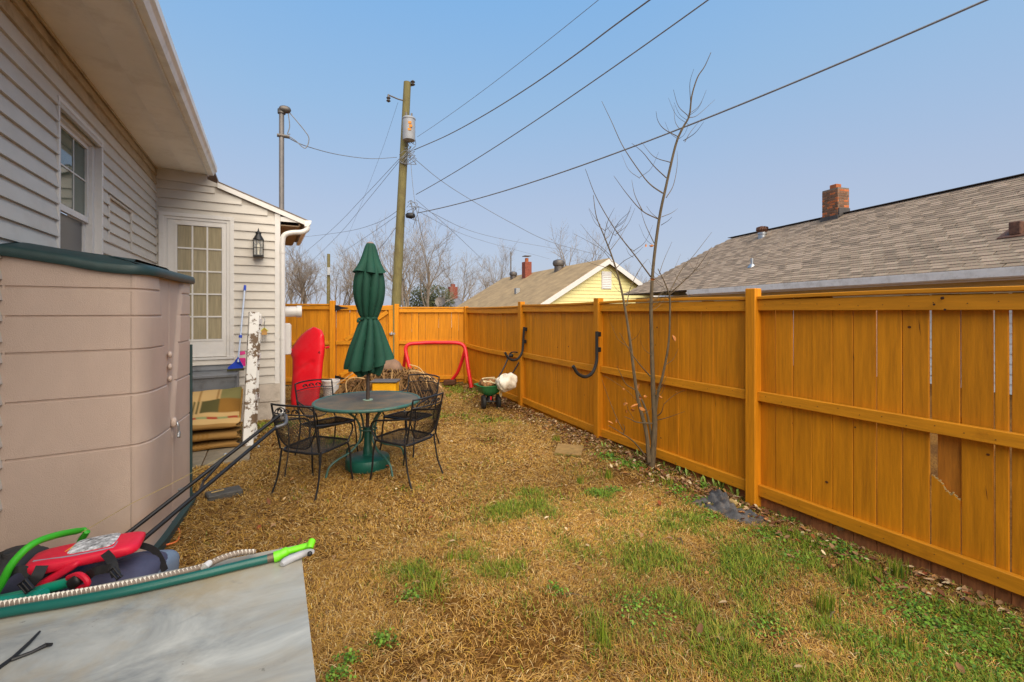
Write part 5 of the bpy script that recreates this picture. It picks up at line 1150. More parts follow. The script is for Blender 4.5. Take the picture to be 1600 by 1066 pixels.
while zz < EH - .2:
    lap(tuple((go + gd * 14.5 + gp * .5).xy), tuple((go - gd * 5.8 + gp * .5).xy), zz, min(zz + .2, EH - .2), tuple((-gp).xy), gh_, m_lightside if zz < 1.9 else m_creamshade); zz += .2  # top courses painted in the eave's shade tone
b = MB(); b.prism([Q(-5.8, .52, 0), Q(14.5, .52, 0), Q(14.5, 8.5, 0), Q(-5.8, 8.5, 0)], (0, 0, EH - .21)); b.build('wall', m_creamshade, gh_)
# brick chimney
def at_roof(px, py, H0):        # point of the front slope seen at a pixel
    d = (px - 800) / FPX; ray = V3(SY + d * CY, CY - d * SY, -(py - HZ) / FPX); o_ = V3(0, 0, CH); n_ = nrm; p0 = Q(0, 0, EH); t = (p0 - o_).dot(n_) / ray.dot(n_); return o_ + ray * t
cp = at_roof(1297, 344, 0) + gp * .25
ch = MB(); ca = Matrix((gd, gp, V3(0, 0, 1))).transposed(); zt = cp.z + 1.13; zb = cp.z - .45
ch.bbox(V3(cp.x, cp.y, (zt + zb) / 2), (.60, .52, zt - zb - .02), ca); chim = ch.build('chimney', m_mortar, gh_)
nb = int((zt - zb) / .095); bm1 = MB(); bm1.bbox((0, 0, 0), (.205, .05, .08), Matrix.Identity(3), .006); bme = bm1.mesh('brick'); bme.materials.append(m_brick); bme2 = bme.copy(); bme2.materials.clear(); bme2.materials.append(m_brickr)
ang = math.atan2(gd.y, gd.x)
for j in range(nb):
    z_ = zb + .05 + j * .095
    for o1, sc_ in (((-.205, 1), (0, 1), (.205, 1)) if j % 2 else ((-.257, .48), (-.103, 1), (.103, 1), (.257, .48))):
        for sg in (-1, 1): put('brick', bme2 if random.random() < .25 else bme, chim, V3(cp.x, cp.y, z_) + gd * o1 + gp * sg * .242, (0, 0, ang), (sc_ * .97, 1, 1))
    for i in range(2):
        o1 = -.12 + i * .235 + (.03 if j % 2 else -.03)
        for sg in (-1, 1): put('brick', bme2 if random.random() < .3 else bme, chim, V3(cp.x, cp.y, z_) + gp * o1 * .9 + gd * sg * .282, (0, 0, ang + math.pi / 2))
b = MB(); b.bbox(V3(cp.x, cp.y, zt + .08), (.26, .24, .18), ca, .01); b.build('flue', m_brickr, chim)
b = MB(); b.bbox(V3(cp.x, cp.y, cp.z + .02) - gp * .29, (.68, .04, .22), ca); b.bbox(V3(cp.x, cp.y, cp.z + .22) - gd * .33, (.04, .5, .32), ca); b.build('flashing', mat('dark flashing', lin(70, 66, 64), .6, .2), chim)
# whirly vent, pipe and flue on the near roof
q = at_roof(1191, 371, 0); b = MB(); b.lathe([(.15, -.15), (.15, .10), (.17, .12), (.17, .2)], q, 18); rv_ = b.build('roof_vent', m_steel, gh_, True)
b = MB()
for k in range(16):
    a = 2 * math.pi * k / 16; P = lambda r_, z_, da: q + V3(r_ * math.cos(a + da), r_ * math.sin(a + da), z_)
    b.add([P(.15, .2, 0), P(.24, .3, .12), P(.22, .42, .25), P(.06, .47, .3), P(.06, .47, .55), P(.20, .42, .52), P(.21, .3, .40), P(.15, .2, .3)], [(0, 1, 6, 7), (1, 2, 5, 6), (2, 3, 4, 5)])
b.lathe([(.12, .2), (.16, .3), (.15, .42), (.03, .46)], q, 14); b.build('turbine', m_rust, rv_, True)
q = at_roof(1175, 416, 0); b = MB(); b.tube([q - V3(0, 0, .1), q + V3(0, 0, .28)], .05, 10); b.lathe([(.16, -.06), (.10, .04), (.055, .08)], q, 14); b.build('vent_pipe', m_steel, gh_, True)
q = at_roof(1590, 366, 0); b = MB(); b.bbox(q + V3(0, 0, .12), (.20, .20, .28), ca, .02); b.bbox(q + slv * .05 + nrm * .02, (.5, .45, .03), frt); b.build('flue_cap', m_rust, gh_)

# yellow gable house
pk_ = U(947, 404, 26); re = U(787, 437, 41); yd = V3(re.x - pk_.x, re.y - pk_.y).normalized(); yl = V3(-yd.y, yd.x); LEN = 16.0; HW = 4.7; PKH = 4.66; YS = .6
Y = lambda a, p, h: V3(pk_.x, pk_.y) + yd * a + yl * p + V3(0, 0, h)
yh = thing('yellow_house', Y(5, 0, 0), 'pale yellow sided house with tan gable roof beyond the far fence', 'house')
for sg in (1, -1):
    b = MB(); b.prism([Y(-.35, 0, PKH), Y(-.35, sg * HW, PKH - YS * HW), Y(-.35, sg * HW, PKH - YS * HW - .10), Y(-.35, 0, PKH - .12)], yd * (LEN + .7)); b.build('roof', m_shingle2, yh)
    b = MB(); b.prism([Y(-.39, 0, PKH - .03), Y(-.39, sg * HW, PKH - YS * HW - .03), Y(-.39, sg * HW, PKH - YS * HW - .33), Y(-.39, 0, PKH - .33)], yd * .04); b.build('rake_board', m_white, yh)
zz = 0
while zz < PKH - .35:
    wd_ = min(HW - .35, (PKH - .2 - zz) / YS - .35)
    if wd_ > .1: lap(tuple(Y(0, wd_, 0).xy), tuple(Y(0, -wd_, 0).xy), zz, zz + .2, tuple((-yd).xy), yh, m_yellow, t1=.03)
    zz += .2
b = MB(); b.prism([Y(.02, HW - .35, 0), Y(.02, HW - .35, PKH - YS * HW), Y(.02, 0, PKH - .2), Y(.02, -HW + .35, PKH - YS * HW), Y(.02, -HW + .35, 0)], yd * (LEN - .3)); b.build('wall', m_yellow, yh)
q0, q1 = Y(-.045, -.05, 3.0), Y(-.045, .05, 3.0); gv = (Y(-.05, -.0, 0) - V3(0, 0, 0))
cv = U(947, 438, 26); ap = (V3(cv.x, cv.y) - V3(pk_.x, pk_.y)).dot(yl); zc = 3.42
b = MB(); b.prism([Y(-.06, -.33, zc - .5), Y(-.06, .33, zc - .5), Y(-.06, .33, zc + .5), Y(-.06, -.33, zc + .5)], yd * .05); gvent = b.build('gable_vent', m_white, yh)
for k in range(9): b = MB(); b.prism([Y(-.085, -.28, zc - .44 + k * .1), Y(-.085, .28, zc - .44 + k * .1), Y(-.063, .28, zc - .37 + k * .1), Y(-.063, -.28, zc - .37 + k * .1)], yd * .004); b.build('slat', m_white, gvent)
def yroof(a, p): return Y(a, p, PKH - YS * abs(p))
def yat(px, py):
    d = (px - 800) / FPX; ray = V3(SY + d * CY, CY - d * SY, -(py - HZ) / FPX); n_ = (yl * YS + V3(0, 0, 1)).normalized(); t = (Y(0, 0, PKH) - V3(0, 0, CH)).dot(n_) / ray.dot(n_); return V3(0, 0, CH) + ray * t
ya = Matrix((yd, yl, V3(0, 0, 1))).transposed()
q = yat(823, 432); b = MB(); b.bbox(q + V3(0, 0, .35), (.65, .55, 1.5), ya, .02); yc_ = b.build('chimney', m_farbrick, yh)
b = MB(); b.lathe([(.14, 0), (.14, .25), (.12, .3)], q + V3(0, 0, 1.1), 10); b.build('flue', m_brickr, yc_); b = MB(); b.bbox(q + V3(0, 0, 1.55), (.6, .5, .05), ya); b.build('rain_cap', m_vent, yc_)
for (px, py, s_) in ((802, 435, .8), (873, 422, 1.0)):
    q = yat(px, py); b = MB(); b.lathe([(.3 * s_, -.2), (.3 * s_, .25 * s_), (.38 * s_, .3 * s_), (.42 * s_, .45 * s_), (.36 * s_, .62 * s_), (.15 * s_, .7 * s_)], q, 16); b.build('roof_vent', m_vent, yh, True)
q = yat(808, 458); b = MB(); b.bbox(q + V3(0, 0, .12), (.3, .3, .4), ya, .02); b.build('vent_pipe', m_steel, yh)
q = yat(800, 410); q = Y(14, .2, PKH + .3); b = MB(); b.tube([q - V3(0, 0, .8), q + V3(0, 0, 1.8)], .06, 6); b.build('mast', m_greyms, yh)

# far grey roofed house with dish
fz = 46
fh = thing('far_house', U(690, 500, fz), 'distant house with slate grey roof and brick chimney beyond the corner', 'house')
A = lambda x, y, dz_=0: U(x, y, fz + dz_)
b = MB(); b.add([A(655, 484), A(690, 463, 3), A(714, 462, 3), A(726, 484), A(690, 484, 8), A(735, 484, 8)], [(0, 3, 2, 1), (3, 5, 2), (0, 1, 4), (1, 2, 5, 4)]); b.build('roof', m_shingle3, fh)
b = MB(); b.prism([A(658, 485, .3), A(723, 485, .3), A(731, 485, 7), A(688, 485, 7)], (0, 0, -2.2)); b.build('wall', m_lightside, fh)
b = MB(); q = A(707.5, 458, 2.5); b.box(q + V3(-.45, -.3, -.9), q + V3(.45, .3, .65), .03); c_ = b.build('chimney', m_farbrick, fh); b = MB(); b.box(q + V3(-.2, -.2, .66), q + V3(.2, .2, .95)); b.build('flue', m_farbrick, c_)
dsh = thing('satellite_dish', U(688, 474, 30), 'dark grey satellite dish rising above the far fence', 'satellite dish')
q = U(688, 472, 30); b = MB(); ax = V3(-.5, -.8, .35); b.lathe([(0.02, 0), (.14, .01), (.26, .04), (.34, .08), (.345, .085), (.26, .05), (.14, .02), (0.02, .01)], q, 24, axis=ax); b.build('reflector', m_vent, dsh, True)
b = MB(); b.tube([q, q + V3(0, .1, -.6), q + V3(0, .1, -3)], .04, 6); b.build('post', m_vent, dsh); b = MB(); b.tube([q + V3(0, 0, -.25), q + ax * .55 + V3(0, 0, -.15)], .02, 6); b.build('feed_arm', m_vent, dsh)

# ------------------------------------------------------------------ utility poles and wires
PZ = 17.0
up_ = thing('utility_pole', U(617, 500, PZ), 'tall mossy wooden utility pole with grey transformer behind the far gate', 'utility pole')
p0, p1 = U(615, 560, PZ), U(636.5, 129, PZ); p0.z = 0
b = MB(); b.tube([p0, p0.lerp(p1, .5), p1], [.185, .16, .135], 16); b.build('pole', m_pole, up_, True)
q = U(639, 203, PZ - .35); b = MB(); b.lathe([(.19, -.40), (.215, -.38), (.225, -.3), (.225, .36), (.24, .37), (.24, .41), (.2, .45), (.08, .48)], q, 24); tr = b.build('transformer', mat('transformer grey', lin(150, 154, 160), .45, .06), up_, True)
for k, dx in enumerate((-.02, .02)):
    b = MB(); b.tube([q + V3(-.1 + .2 * k, 0, .45), q + V3(-.1 + .2 * k, 0, .62)], .035, 8); b.build('bushing', m_greyms, tr)
org = mat('orange marking', lin(214, 138, 24), .5, .05)
for dx, dz_ in ((.06, .18), (.085, .06), (.05, -.06)): b = MB(); v = V3(dx, 0, 0); b.bbox(q + V3(SY * 0, 0, dz_) + (rt * dx * 1.3 - fw * .215), (.11, .03, .085), frame(rt)); b.build('number_mark', org, tr)
b = MB(); b.tube([U(633, 158, PZ), U(622, 155, PZ - .2), U(608, 149, PZ - .4)], .025, 6); b.build('arm', m_greyms, up_); b = MB(); q2 = U(607, 152, PZ - .4); b.lathe([(.03, -.18), (.08, -.14), (.04, -.08), (.08, -.03), (.04, .02), (.03, .1)], q2, 10); b.build('insulator', m_vent, up_, True)
b = MB(); q2 = U(645, 129, PZ); b.tube([p1 - V3(0, 0, .15), q2 - V3(0, 0, .1)], .03, 6); b.lathe([(.04, -.12), (.09, -.08), (.04, -.03), (.09, .02), (.03, .08)], q2, 10); b.build('insulator', m_vent, up_, True)
rr = random.Random(2); b = MB()
for cx, cy, w_, h_, n_ in ((637, 243, 14, 16, 9), (645, 335, 10, 22, 7), (642, 218, 8, 14, 5)):
    for k in range(n_): b.tube(spline([U(cx + rr.uniform(-w_, w_), cy + rr.uniform(-h_, h_), PZ - .2 + rr.uniform(-.1, .1)) for _ in range(4)], 4), .011, 4)
b.build('wire_loops', m_wire, up_)['kind'] = 'stuff'
b = MB(); b.soft(U(641, 337, PZ - .25), (.35, .2, .2), frame(rt), .6, 12, 8, .1, 2); b.build('splice_box', m_blackpl, up_, True)
def wire(name_lab, pts, r, z0, z1, sag=0):
    o_ = None; n_ = 28; P = spline([U(*p) for p in pts], 10) if len(pts) > 2 else None
    if P is None:
        a_, c_ = U(*pts[0]), U(*pts[1]); P = [a_.lerp(c_, k / n_) - V3(0, 0, sag * 4 * (k / n_) * (1 - k / n_)) for k in range(n_ + 1)]
    b_ = MB(); b_.tube(P, r * .8, 5); o_ = b_.build('overhead_wire', m_wire, None, True, org=P[0]); tag(o_, name_lab, 'wire', 'overhead wires')
wire('thick twisted cable from the pole crossing in front of the sapling to the upper right', [(652, 333, PZ), (1560, -8, 6.0)], .022, 0, 0, .35)
wire('straight cable from the pole to the top edge, right of the wavy cable', [(650, 304, PZ), (1112, -4, 7.5)], .016, 0, 0, .15)
wire('wavy cable from below the transformer to the top edge of the picture', [(648, 234, PZ), (700, 211, 15.5), (760, 178, 13.5), (830, 134, 12), (900, 85, 10.5), (960, 40, 9.5), (1022, -5, 8.5)], .02, 0, 0)
wire('thin wire from the transformer up to the top edge, leftmost of those on the right', [(652, 214, PZ), (940, -4, 9.0)], .008, 0, 0, .1)
wire('wire from the pole dropping right towards the yellow house roof', [(645, 246, PZ), (690, 283, 18), (740, 315, 19), (800, 349, 20), (860, 378, 22), (940, 400, 25)], .014, 0, 0)
wire('thin wire dropping steeply right from the pole to the yellow house chimney', [(650, 312, PZ), (700, 355, 19), (753, 405, 23)], .010, 0, 0)
wire('faint upper wire from the pole sagging towards the far right houses', [(652, 322, PZ), (760, 368, 24), (905, 395, 34)], .012, 0, 0)
wire('faint lower wire from the pole sagging towards the far right houses', [(652, 330, PZ), (740, 372, 24), (860, 405, 34)], .010, 0, 0)
wire('service wire sagging from the weatherhead mast to the pole', [(447, 214, 7.75), (480, 229, 9.5), (530, 242, 12), (580, 248, 14.5), (620, 246, PZ)], .012, 0, 0)
wire('left of two long wires falling from the pole behind the porch roof', [(627, 245, PZ), (570, 306, 22), (515, 362, 27), (440, 425, 36)], .012, 0, 0)
wire('right of two long wires falling from the pole behind the porch roof', [(628, 247, PZ), (580, 306, 22), (530, 366, 27), (480, 415, 34)], .012, 0, 0)
wire('nearly level wire running left from the pole behind the umbrella top', [(628, 325, PZ), (590, 348, 20), (540, 362, 25), (470, 371, 32)], .012, 0, 0)
wire('faint wire from the pole falling left past the umbrella top', [(630, 330, PZ), (590, 358, 20), (530, 398, 26)], .010, 0, 0)
wire('short dark wire falling left from the pole just above the umbrella', [(631, 338, PZ), (600, 380, 20), (570, 410, 24)], .013, 0, 0)
wire('thin wire from the insulator arm falling behind the umbrella', [(622, 160, PZ), (595, 240, 20), (560, 330, 26), (530, 400, 34)], .006, 0, 0)
wire('cable hanging beside the pole from transformer to the lower clamp', [(640, 230, PZ - .2), (646, 300, PZ - .2), (655, 350, PZ - .2), (664, 385, PZ + .5)], .012, 0, 0)
sp_ = thing('far_utility_pole', U(513, 500, 40), 'short distant wooden pole seen between the house and the umbrella', 'utility pole')
a_, c_ = U(513, 560, 40), U(513.5, 397, 40); a_.z = 0
b = MB(); b.tube([a_, c_], [.16, .13], 10); b.build('pole', m_pole, sp_, True); b = MB(); b.box(U(511, 430, 39.8), U(516, 418, 39.75)); b.build('meter_box', m_steel, sp_)

# ------------------------------------------------------------------ sapling by the fence
TZ = G(1018, 730)
sap = thing('bare_sapling', TZ, 'slender bare multi stemmed sapling with a few dry leaves in front of the fence', 'tree')
SZ = 4.80
def stem(pts, r0, r1, dz0=0, dz1=0, name='branch', n=7):
    P = []
    for i, (x, y) in enumerate(pts): P.append(U(x, y, SZ + dz0 + (dz1 - dz0) * i / (len(pts) - 1)))
    S = spline(P, 5); m_2 = len(S); MB().tube(S, [r0 + (r1 - r0) * k / (m_2 - 1) for k in range(m_2)], n).build(name, m_trunk, sap, True)
stem([(1018, 732), (1021, 700), (1023, 660), (1021, 620), (1019, 560), (1017, 480)], .034, .018, name='trunk', n=10)
stem([(1017, 482), (1020.7, 417), (1030, 343), (1041, 290), (1056, 226), (1067, 200), (1077, 181), (1081, 150), (1090, 121), (1101, 104), (1111, 82)], .018, .003, 0, -.25, name='trunk')
stem([(1014, 722), (1010, 676), (998, 629), (991, 585), (984.7, 534), (977, 484), (968, 440), (957, 403), (944, 369), (932, 339), (927, 305)], .022, .003, -.02, .15, name='trunk')
stem([(1019, 690), (1012, 650), (1003, 625), (993, 605)], .014, .008, .02, .05)
stem([(1023, 655), (1028, 615), (1036, 585), (1045, 534), (1047, 474), (1045, 459), (1038, 440), (1028, 420)], .016, .004, .0, -.2, name='trunk')
for pts, r0, d0, d1 in (
    ([(1035.7, 302), (1018, 290), (1003, 273), (974, 230), (955, 189), (940, 158)], .008, -.1, .15), ([(1041, 278), (1022, 260), (1004, 238), (987, 224)], .006, -.1, -.4), ([(1048, 254), (1022, 245), (1002, 222)], .005, -.15, .1),
    ([(1030, 343), (1004, 330), (981, 305), (959, 275)], .007, -.05, -.3), ([(1004, 330), (992, 305), (987, 281)], .005, -.15, -.1), ([(1022, 380), (1008, 350), (1000, 324)], .005, 0, .3), ([(1060, 214), (1038, 202), (1028, 189), (1025, 174)], .005, -.15, -.4),
    ([(1077, 184), (1090, 180), (1117, 156)], .004, -.2, .1), ([(1068, 220), (1086, 208), (1100, 190)], .004, -.18, -.5), ([(1075, 181), (1060, 166), (1052, 140)], .004, -.2, -.4), ([(1041, 309), (1052, 290), (1058, 260), (1058, 236)], .005, -.1, .2), ([(1034, 339), (1049, 333), (1058.6, 326)], .004, -.1, .1), ([(1033, 352), (1044, 345), (1050, 339)], .0035, -.1, -.3), ([(1030, 343), (1018, 333), (1010, 322)], .0035, -.1, .1), ([(1065, 206), (1055, 190), (1053, 165)], .0035, -.2, 0), ([(1079, 160), (1078, 130), (1084, 108)], .0035, -.22, -.4), ([(1070, 222), (1080, 205), (1097, 185)], .0035, -.2, -.1),
    ([(1017, 433), (992, 399), (962, 360), (932, 309), (914.5, 264)], .008, 0, -.4), ([(1030, 343 + 85), (1038, 405), (1050, 378)], .0035, -.1, 0),
    ([(1045, 460), (1068, 440), (1090, 418), (1112, 386)], .007, -.15, -.4), ([(1047, 455), (1066, 420), (1085, 398), (1112, 363)], .006, -.15, .1), ([(957, 403), (947, 393), (925, 372), (907, 350)], .004, .1, .3), ([(950, 385), (965, 350), (985, 330)], .0045, .1, -.2), ([(953, 392), (968, 372), (980, 352)], .004, .1, .4), ([(944, 369), (950, 345), (960, 325)], .004, .1, 0), ([(938, 352), (928, 338), (920, 325)], .003, .1, .2), ([(962, 420), (975, 408), (992, 398), (1005, 386)], .004, .1, -.1), ([(979, 478), (985, 450), (1000, 420), (1012, 405)], .006, .05, .2), ([(968, 440), (950, 420), (925, 412), (900, 400)], .004, .1, .4), ([(957, 410), (940, 390), (915, 375), (895, 365)], .0035, .1, .5),
    ([(1021.6, 662), (996, 660), (985, 655), (975.6, 651)], .008, 0, -.25), ([(1024, 652), (1033, 645), (1037, 632)], .008, 0, -.15), ([(1037, 632), (1050, 620), (1062, 613), (1070, 610)], .003, -.15, -.3), ([(1026, 657), (1045, 652), (1070, 643)], .005, 0, -.2), ([(1008, 712), (990, 690), (968, 675), (951, 665)], .010, -.02, -.35), ([(974, 678), (976, 668), (973, 663)], .005, -.2, -.25), ([(973, 672), (962, 650), (950, 620), (940, 592)], .0045, -.2, -.35), ([(1016, 588), (1000, 570), (985, 550), (968, 520)], .008, 0, -.3), ([(992, 609), (978, 600), (970, 585), (964, 572)], .006, 0, -.2), ([(1000, 634), (985, 615), (965, 600), (942, 586)], .0025, 0, -.2), ([(990, 655), (982, 640), (976, 622)], .003, -.1, -.2)):
    stem(pts, r0, max(.0012, r0 * .25), d0, d1, n=5)
rt_ = random.Random(5)
for _ in range(46):
    x0, y0 = rt_.choice(((1017, 480), (1024, 390), (1036, 320), (1047, 262), (1060, 216), (1075, 185), (985, 535), (974, 465), (957, 403), (944, 369), (1046, 470), (1036, 440), (1067, 440), (1000, 275), (974, 230), (990, 396), (962, 360), (1020, 560), (1022, 620), (1004, 640), (1040, 560), (1090, 418)))
    x0 += rt_.uniform(-1.5, 1.5); sg = rt_.choice((-1, 1)); l1 = rt_.uniform(12, 42); y0 += rt_.uniform(-10, 10)
    stem([(x0, y0), (x0 + sg * l1 * .45, y0 - l1 * .35), (x0 + sg * l1 * .75, y0 - l1 * 1.0)], .0028, .0011, -.08, -.08 + rt_.uniform(-.25, .25), name='twig', n=4)
m_leafo = mat('dry orange leaf', lin(196, 126, 62), .7, .25, 20, randv=.2)
rr = random.Random(14)
for x, y, s_ in ((974, 630, 40), (985, 636, 44), (992, 640, 36), (963, 655, 30), (958, 662, 26), (998, 636, 34), (979, 646, 26), (1055, 534, 34), (1008, 386, 26), (1014, 384, 20), (1024, 437, 26), (1006, 620, 30), (1030, 618, 26), (977, 608, 16), (999, 600, 24), (1057, 612, 18), (1004, 622, 26)):
    q = U(x, y, SZ - .12 + rr.uniform(-.1, .05)); a = Vector((rr.gauss(0, 1), rr.gauss(0, 1), rr.gauss(-.3, .6))).normalized(); t = a.cross(Vector((rr.gauss(0, 1), rr.gauss(0, 1), .4))).normalized(); n_ = a.cross(t); L_ = s_ * .0018 + .015
    b = MB(); pr_ = [(0, 0), (.2, .16), (.45, .26), (.7, .2), (1, 0)]
    vs = [q + a * L_ * u - n_ * .12 * L_ * math.sin(u * 3) for u, _ in pr_]; vl = [q + a * L_ * u + t * w_ * L_ + n_ * .10 * L_ for u, w_ in pr_[1:-1]]; vr = [q + a * L_ * u - t * w_ * L_ + n_ * .10 * L_ for u, w_ in pr_[1:-1]]
    b.add(vs + vl + vr, [(0, 1, 5), (1, 2, 6, 5), (2, 3, 7, 6), (3, 4, 7), (0, 8, 1), (1, 8, 9, 2), (2, 9, 10, 3), (3, 10, 4)]); b.build('leaf', m_leafo, sap, True)

# ------------------------------------------------------------------ bare trees beyond the fences
def bare_tree(px, z, top_py, spread, seed, lab, stems=3, dens=1.0, rtr=.16, levels=4):
    rr = random.Random(seed); base = U(px, 500, z); base.z = 0; H = CH - (top_py - HZ) / FPX * z
    root = thing('bare_tree', base, lab, 'tree', 'bare trees beyond the fence'); T_ = MB(); C_ = MB()
    def grow(p, d, L_, r_, lev):
        n_ = 4 if lev < 3 else 3; pts = [p]; q = p.copy(); dd = d.copy()
        for k in range(n_):
            dd = (dd + Vector((rr.gauss(0, .16), rr.gauss(0, .16), rr.gauss(.05, .10)))).normalized(); q = q + dd * L_ / n_; pts.append(q.copy())
        rs = [r_ * (1 - .6 * k / n_) for k in range(n_ + 1)]
        (T_ if lev == 0 else C_).tube(pts, rs, 6 if lev == 0 else (4 if lev < 3 else 3), caps=False)
        if lev >= levels: return
        nk = int((5 if lev < 2 else 5) * dens + rr.random())
        for k in range(nk):
            t = .28 + .72 * (k + rr.random()) / nk; i = min(n_ - 1, int(t * n_)); pp = pts[i].lerp(pts[i + 1], t * n_ - i); az = rr.uniform(0, 6.283); ax = dd.orthogonal().normalized(); ax = Matrix.Rotation(az, 3, dd) @ ax
            nd = (dd * 1.0 + ax * rr.uniform(.45, 1.0) * spread + V3(0, 0, .12)).normalized(); grow(pp, nd, L_ * rr.uniform(.42, .70), max(.0075, rs[i] * .52), lev + 1)
    for s_ in range(stems):
        a = rr.uniform(0, 6.28); grow(base + V3(rr.uniform(-.3, .3), rr.uniform(-.3, .3), 0), V3(math.cos(a) * .25 * spread, math.sin(a) * .25 * spread, 1).normalized(), H * rr.uniform(.5, .62), rtr * (1 if s_ == 0 else .7), 0)
    T_.build('trunk', m_bark, root, True); C_.build('crown', m_bark, root)
for a in ((478, 34, 372, 1.0, 1, 'wide bare tree just right of the porch roof', 3, 1.0, .16), (450, 40, 395, .9, 12, 'bare tree half hidden by the house corner', 2, 1.0, .15), (528, 46, 385, .9, 2, 'bare tree directly left of the umbrella behind the short distant pole', 3, 1.0, .16), (585, 40, 385, .9, 3, 'bare tree standing behind the folded umbrella', 2, 1.0, .15), (640, 36, 352, .9, 4, 'tallest bare tree right behind the utility pole', 3, 1.0, .18), (668, 40, 362, .9, 5, 'dense bare tree to the right of the utility pole', 3, 1.0, .17), (706, 55, 392, .8, 6, 'bare tree above the distant grey house', 2, 1.0, .18), (776, 62, 390, .8, 7, 'bare tree rising behind the left end of the yellow house roof', 3, 1.0, .18), (738, 75, 420, .8, 15, 'small bare tree between the grey house and the yellow house', 2, .9, .15), (884, 48, 338, .9, 8, 'crooked bare tree behind the ridge of the yellow house', 2, .75, .26), (918, 50, 362, .8, 9, 'slim bare tree behind the peak of the yellow house', 2, .7, .2), (990, 70, 415, .8, 10, 'low bare tree between the yellow house and the grey brown roof', 3, 1.0, .2)): bare_tree(*a)
eg = thing('evergreen_shrub', U(678, 500, 44), 'olive green evergreen bush left of the distant grey house', 'shrub')
rr = random.Random(31); b = MB(); ec = U(672, 468, 44)
for _ in range(5200):
    v = Vector((rr.gauss(0, 1), rr.gauss(0, 1), rr.gauss(0, 1))); v = v.normalized() * (rr.random() ** .45); q = ec + V3(v.x * 2.6, v.y * 1.6, v.z * 1.7 - .2); a = Vector((rr.gauss(0, 1), rr.gauss(0, 1), rr.gauss(.5, 1))).normalized(); t = a.orthogonal().normalized(); L_ = rr.uniform(.12, .3)
    b.add([q, q + a * L_ * .5 + t * L_ * .22, q + a * L_, q + a * L_ * .5 - t * L_ * .22], [(0, 1, 2, 3)])
b.build('foliage', mat('olive foliage', lin(84, 88, 50), .8, .4, 2), eg); b = MB(); g_ = V3(ec.x, ec.y, 0); b.tube([g_, V3(ec.x, ec.y, ec.z)], .12, 7); b.build('trunk', m_bark, eg)

# ------------------------------------------------------------------ grass, weeds and leaves
def vnoise(x, y, sc, seed):
    r_ = np.random.default_rng(seed); T = r_.random((64, 64)); u = x * sc + 200; v = y * sc + 200; i = np.floor(u).astype(int); j = np.floor(v).astype(int); fu = u - i; fv = v - j; fu = fu * fu * (3 - 2 * fu); fv = fv * fv * (3 - 2 * fv)
    g = lambda a, b_: T[a % 64, b_ % 64]; return (g(i, j) * (1 - fu) + g(i + 1, j) * fu) * (1 - fv) + (g(i, j + 1) * (1 - fu) + g(i + 1, j + 1) * fu) * fv
PATCH = [(640, 900, .15, 1), (672, 918, .12, 1), (780, 890, .17, 1), (745, 880, .10, 1), (800, 808, .20, 1), (850, 803, .20, 1), (700, 850, .09, .7), (760, 862, .10, .8), (845, 962, .12, .9), (935, 990, .14, .8), (1020, 880, .24, .9), (1075, 815, .3, .8), (1130, 835, .25, .7), (1165, 880, .25, .9), (1250, 872, .2, .9), (1230, 832, .2, .8), (1400, 955, .26, .9), (1480, 990, .28, .9), (1520, 952, .2, .9), (1555, 1030, .3, 1), (1080, 962, .3, .9), (1150, 1010, .3, .9), (1000, 930, .2, .7), (940, 772, .12, .8), (880, 795, .1, .8), (830, 772, .12, .7), (740, 652, .3, .7), (690, 650, .25, .7), (770, 660, .3, .6), (980, 800, .2, .7), (900, 850, .2, .7), (1330, 985, .25, .8), (1250, 1040, .3, .9), (1420, 1040, .3, .8), (420, 668, .3, .8), (520, 690, .2, .7), (700, 612, .7, .9), (640, 765, .08, .5), (470, 770, .08, .5), (930, 660, .3, .4), (560, 810, .05, .4), (590, 1005, .06, .6), (545, 1030, .06, .6), (1340, 905, .2, .8), (1180, 950, .2, .7)]
PC = [(G(px, py), r_, a) for px, py, r_, a in PATCH]
def greenness(x, y):
    g = np.zeros_like(x)
    for c, r_, a in PC:
        d = np.hypot(x - c.x, y - c.y) / r_; g = np.maximum(g, a * np.exp(-(d ** 2) * .9))
    g = g * np.clip(1.9 * vnoise(x, y, 6, 3) + .5 * vnoise(x, y, 17, 8) - .42, 0, 1.3); base = .22 * np.clip((x - .6) / 1.6, 0, 1) * np.clip((5.2 - y) / 2.5, 0, 1) * np.clip(vnoise(x, y, 3.2, 5) * 2.6 - .75, 0, 1.3)
    return np.clip(g + base + .05 * (vnoise(x, y, 5, 9) > .72), 0, 1)
DIRT = [(830, 1005, .38), (620, 1040, .25), (985, 745, .22), (1060, 790, .15), (760, 690, .2), (930, 1040, .2), (1130, 860, .12), (700, 950, .15)]
DC = [(G(px, py), r_) for px, py, r_ in DIRT]
def dirtness(x, y):
    d = np.zeros_like(x)
    for c, r_ in DC: d = np.maximum(d, np.exp(-(np.hypot(x - c.x, y - c.y) / r_) ** 2))
    return np.clip(d + .6 * (np.clip(vnoise(x, y, 2.6, 21) - .66, 0, 1) * 3), 0, 1)
def in_yard(x, y):
    left = np.where(y < 3.62, -1.2, np.where(y < 4.86, -.57, np.where(y < 6.55, -1.2, np.where(y < 7.72, -.36, .24))))
    back = 11.34 + (x + .35) * (9.62 - 11.34) / 4.32 - .06; right = np.interp(y, [p[1] for p in FP0], [p[0] for p in FP0]) + .03
    slab = (x < -.17) & (y > 5.7) & (y < 6.6)
    return (x > left) & (x < right) & (y < back) & (y > .35) & ~slab
def scatter(n0, y0, y1, seed):
    r_ = np.random.default_rng(seed); x = r_.uniform(-1.2, 3.95, n0); y = r_.uniform(y0, y1, n0); k = in_yard(x, y); return x[k], y[k]
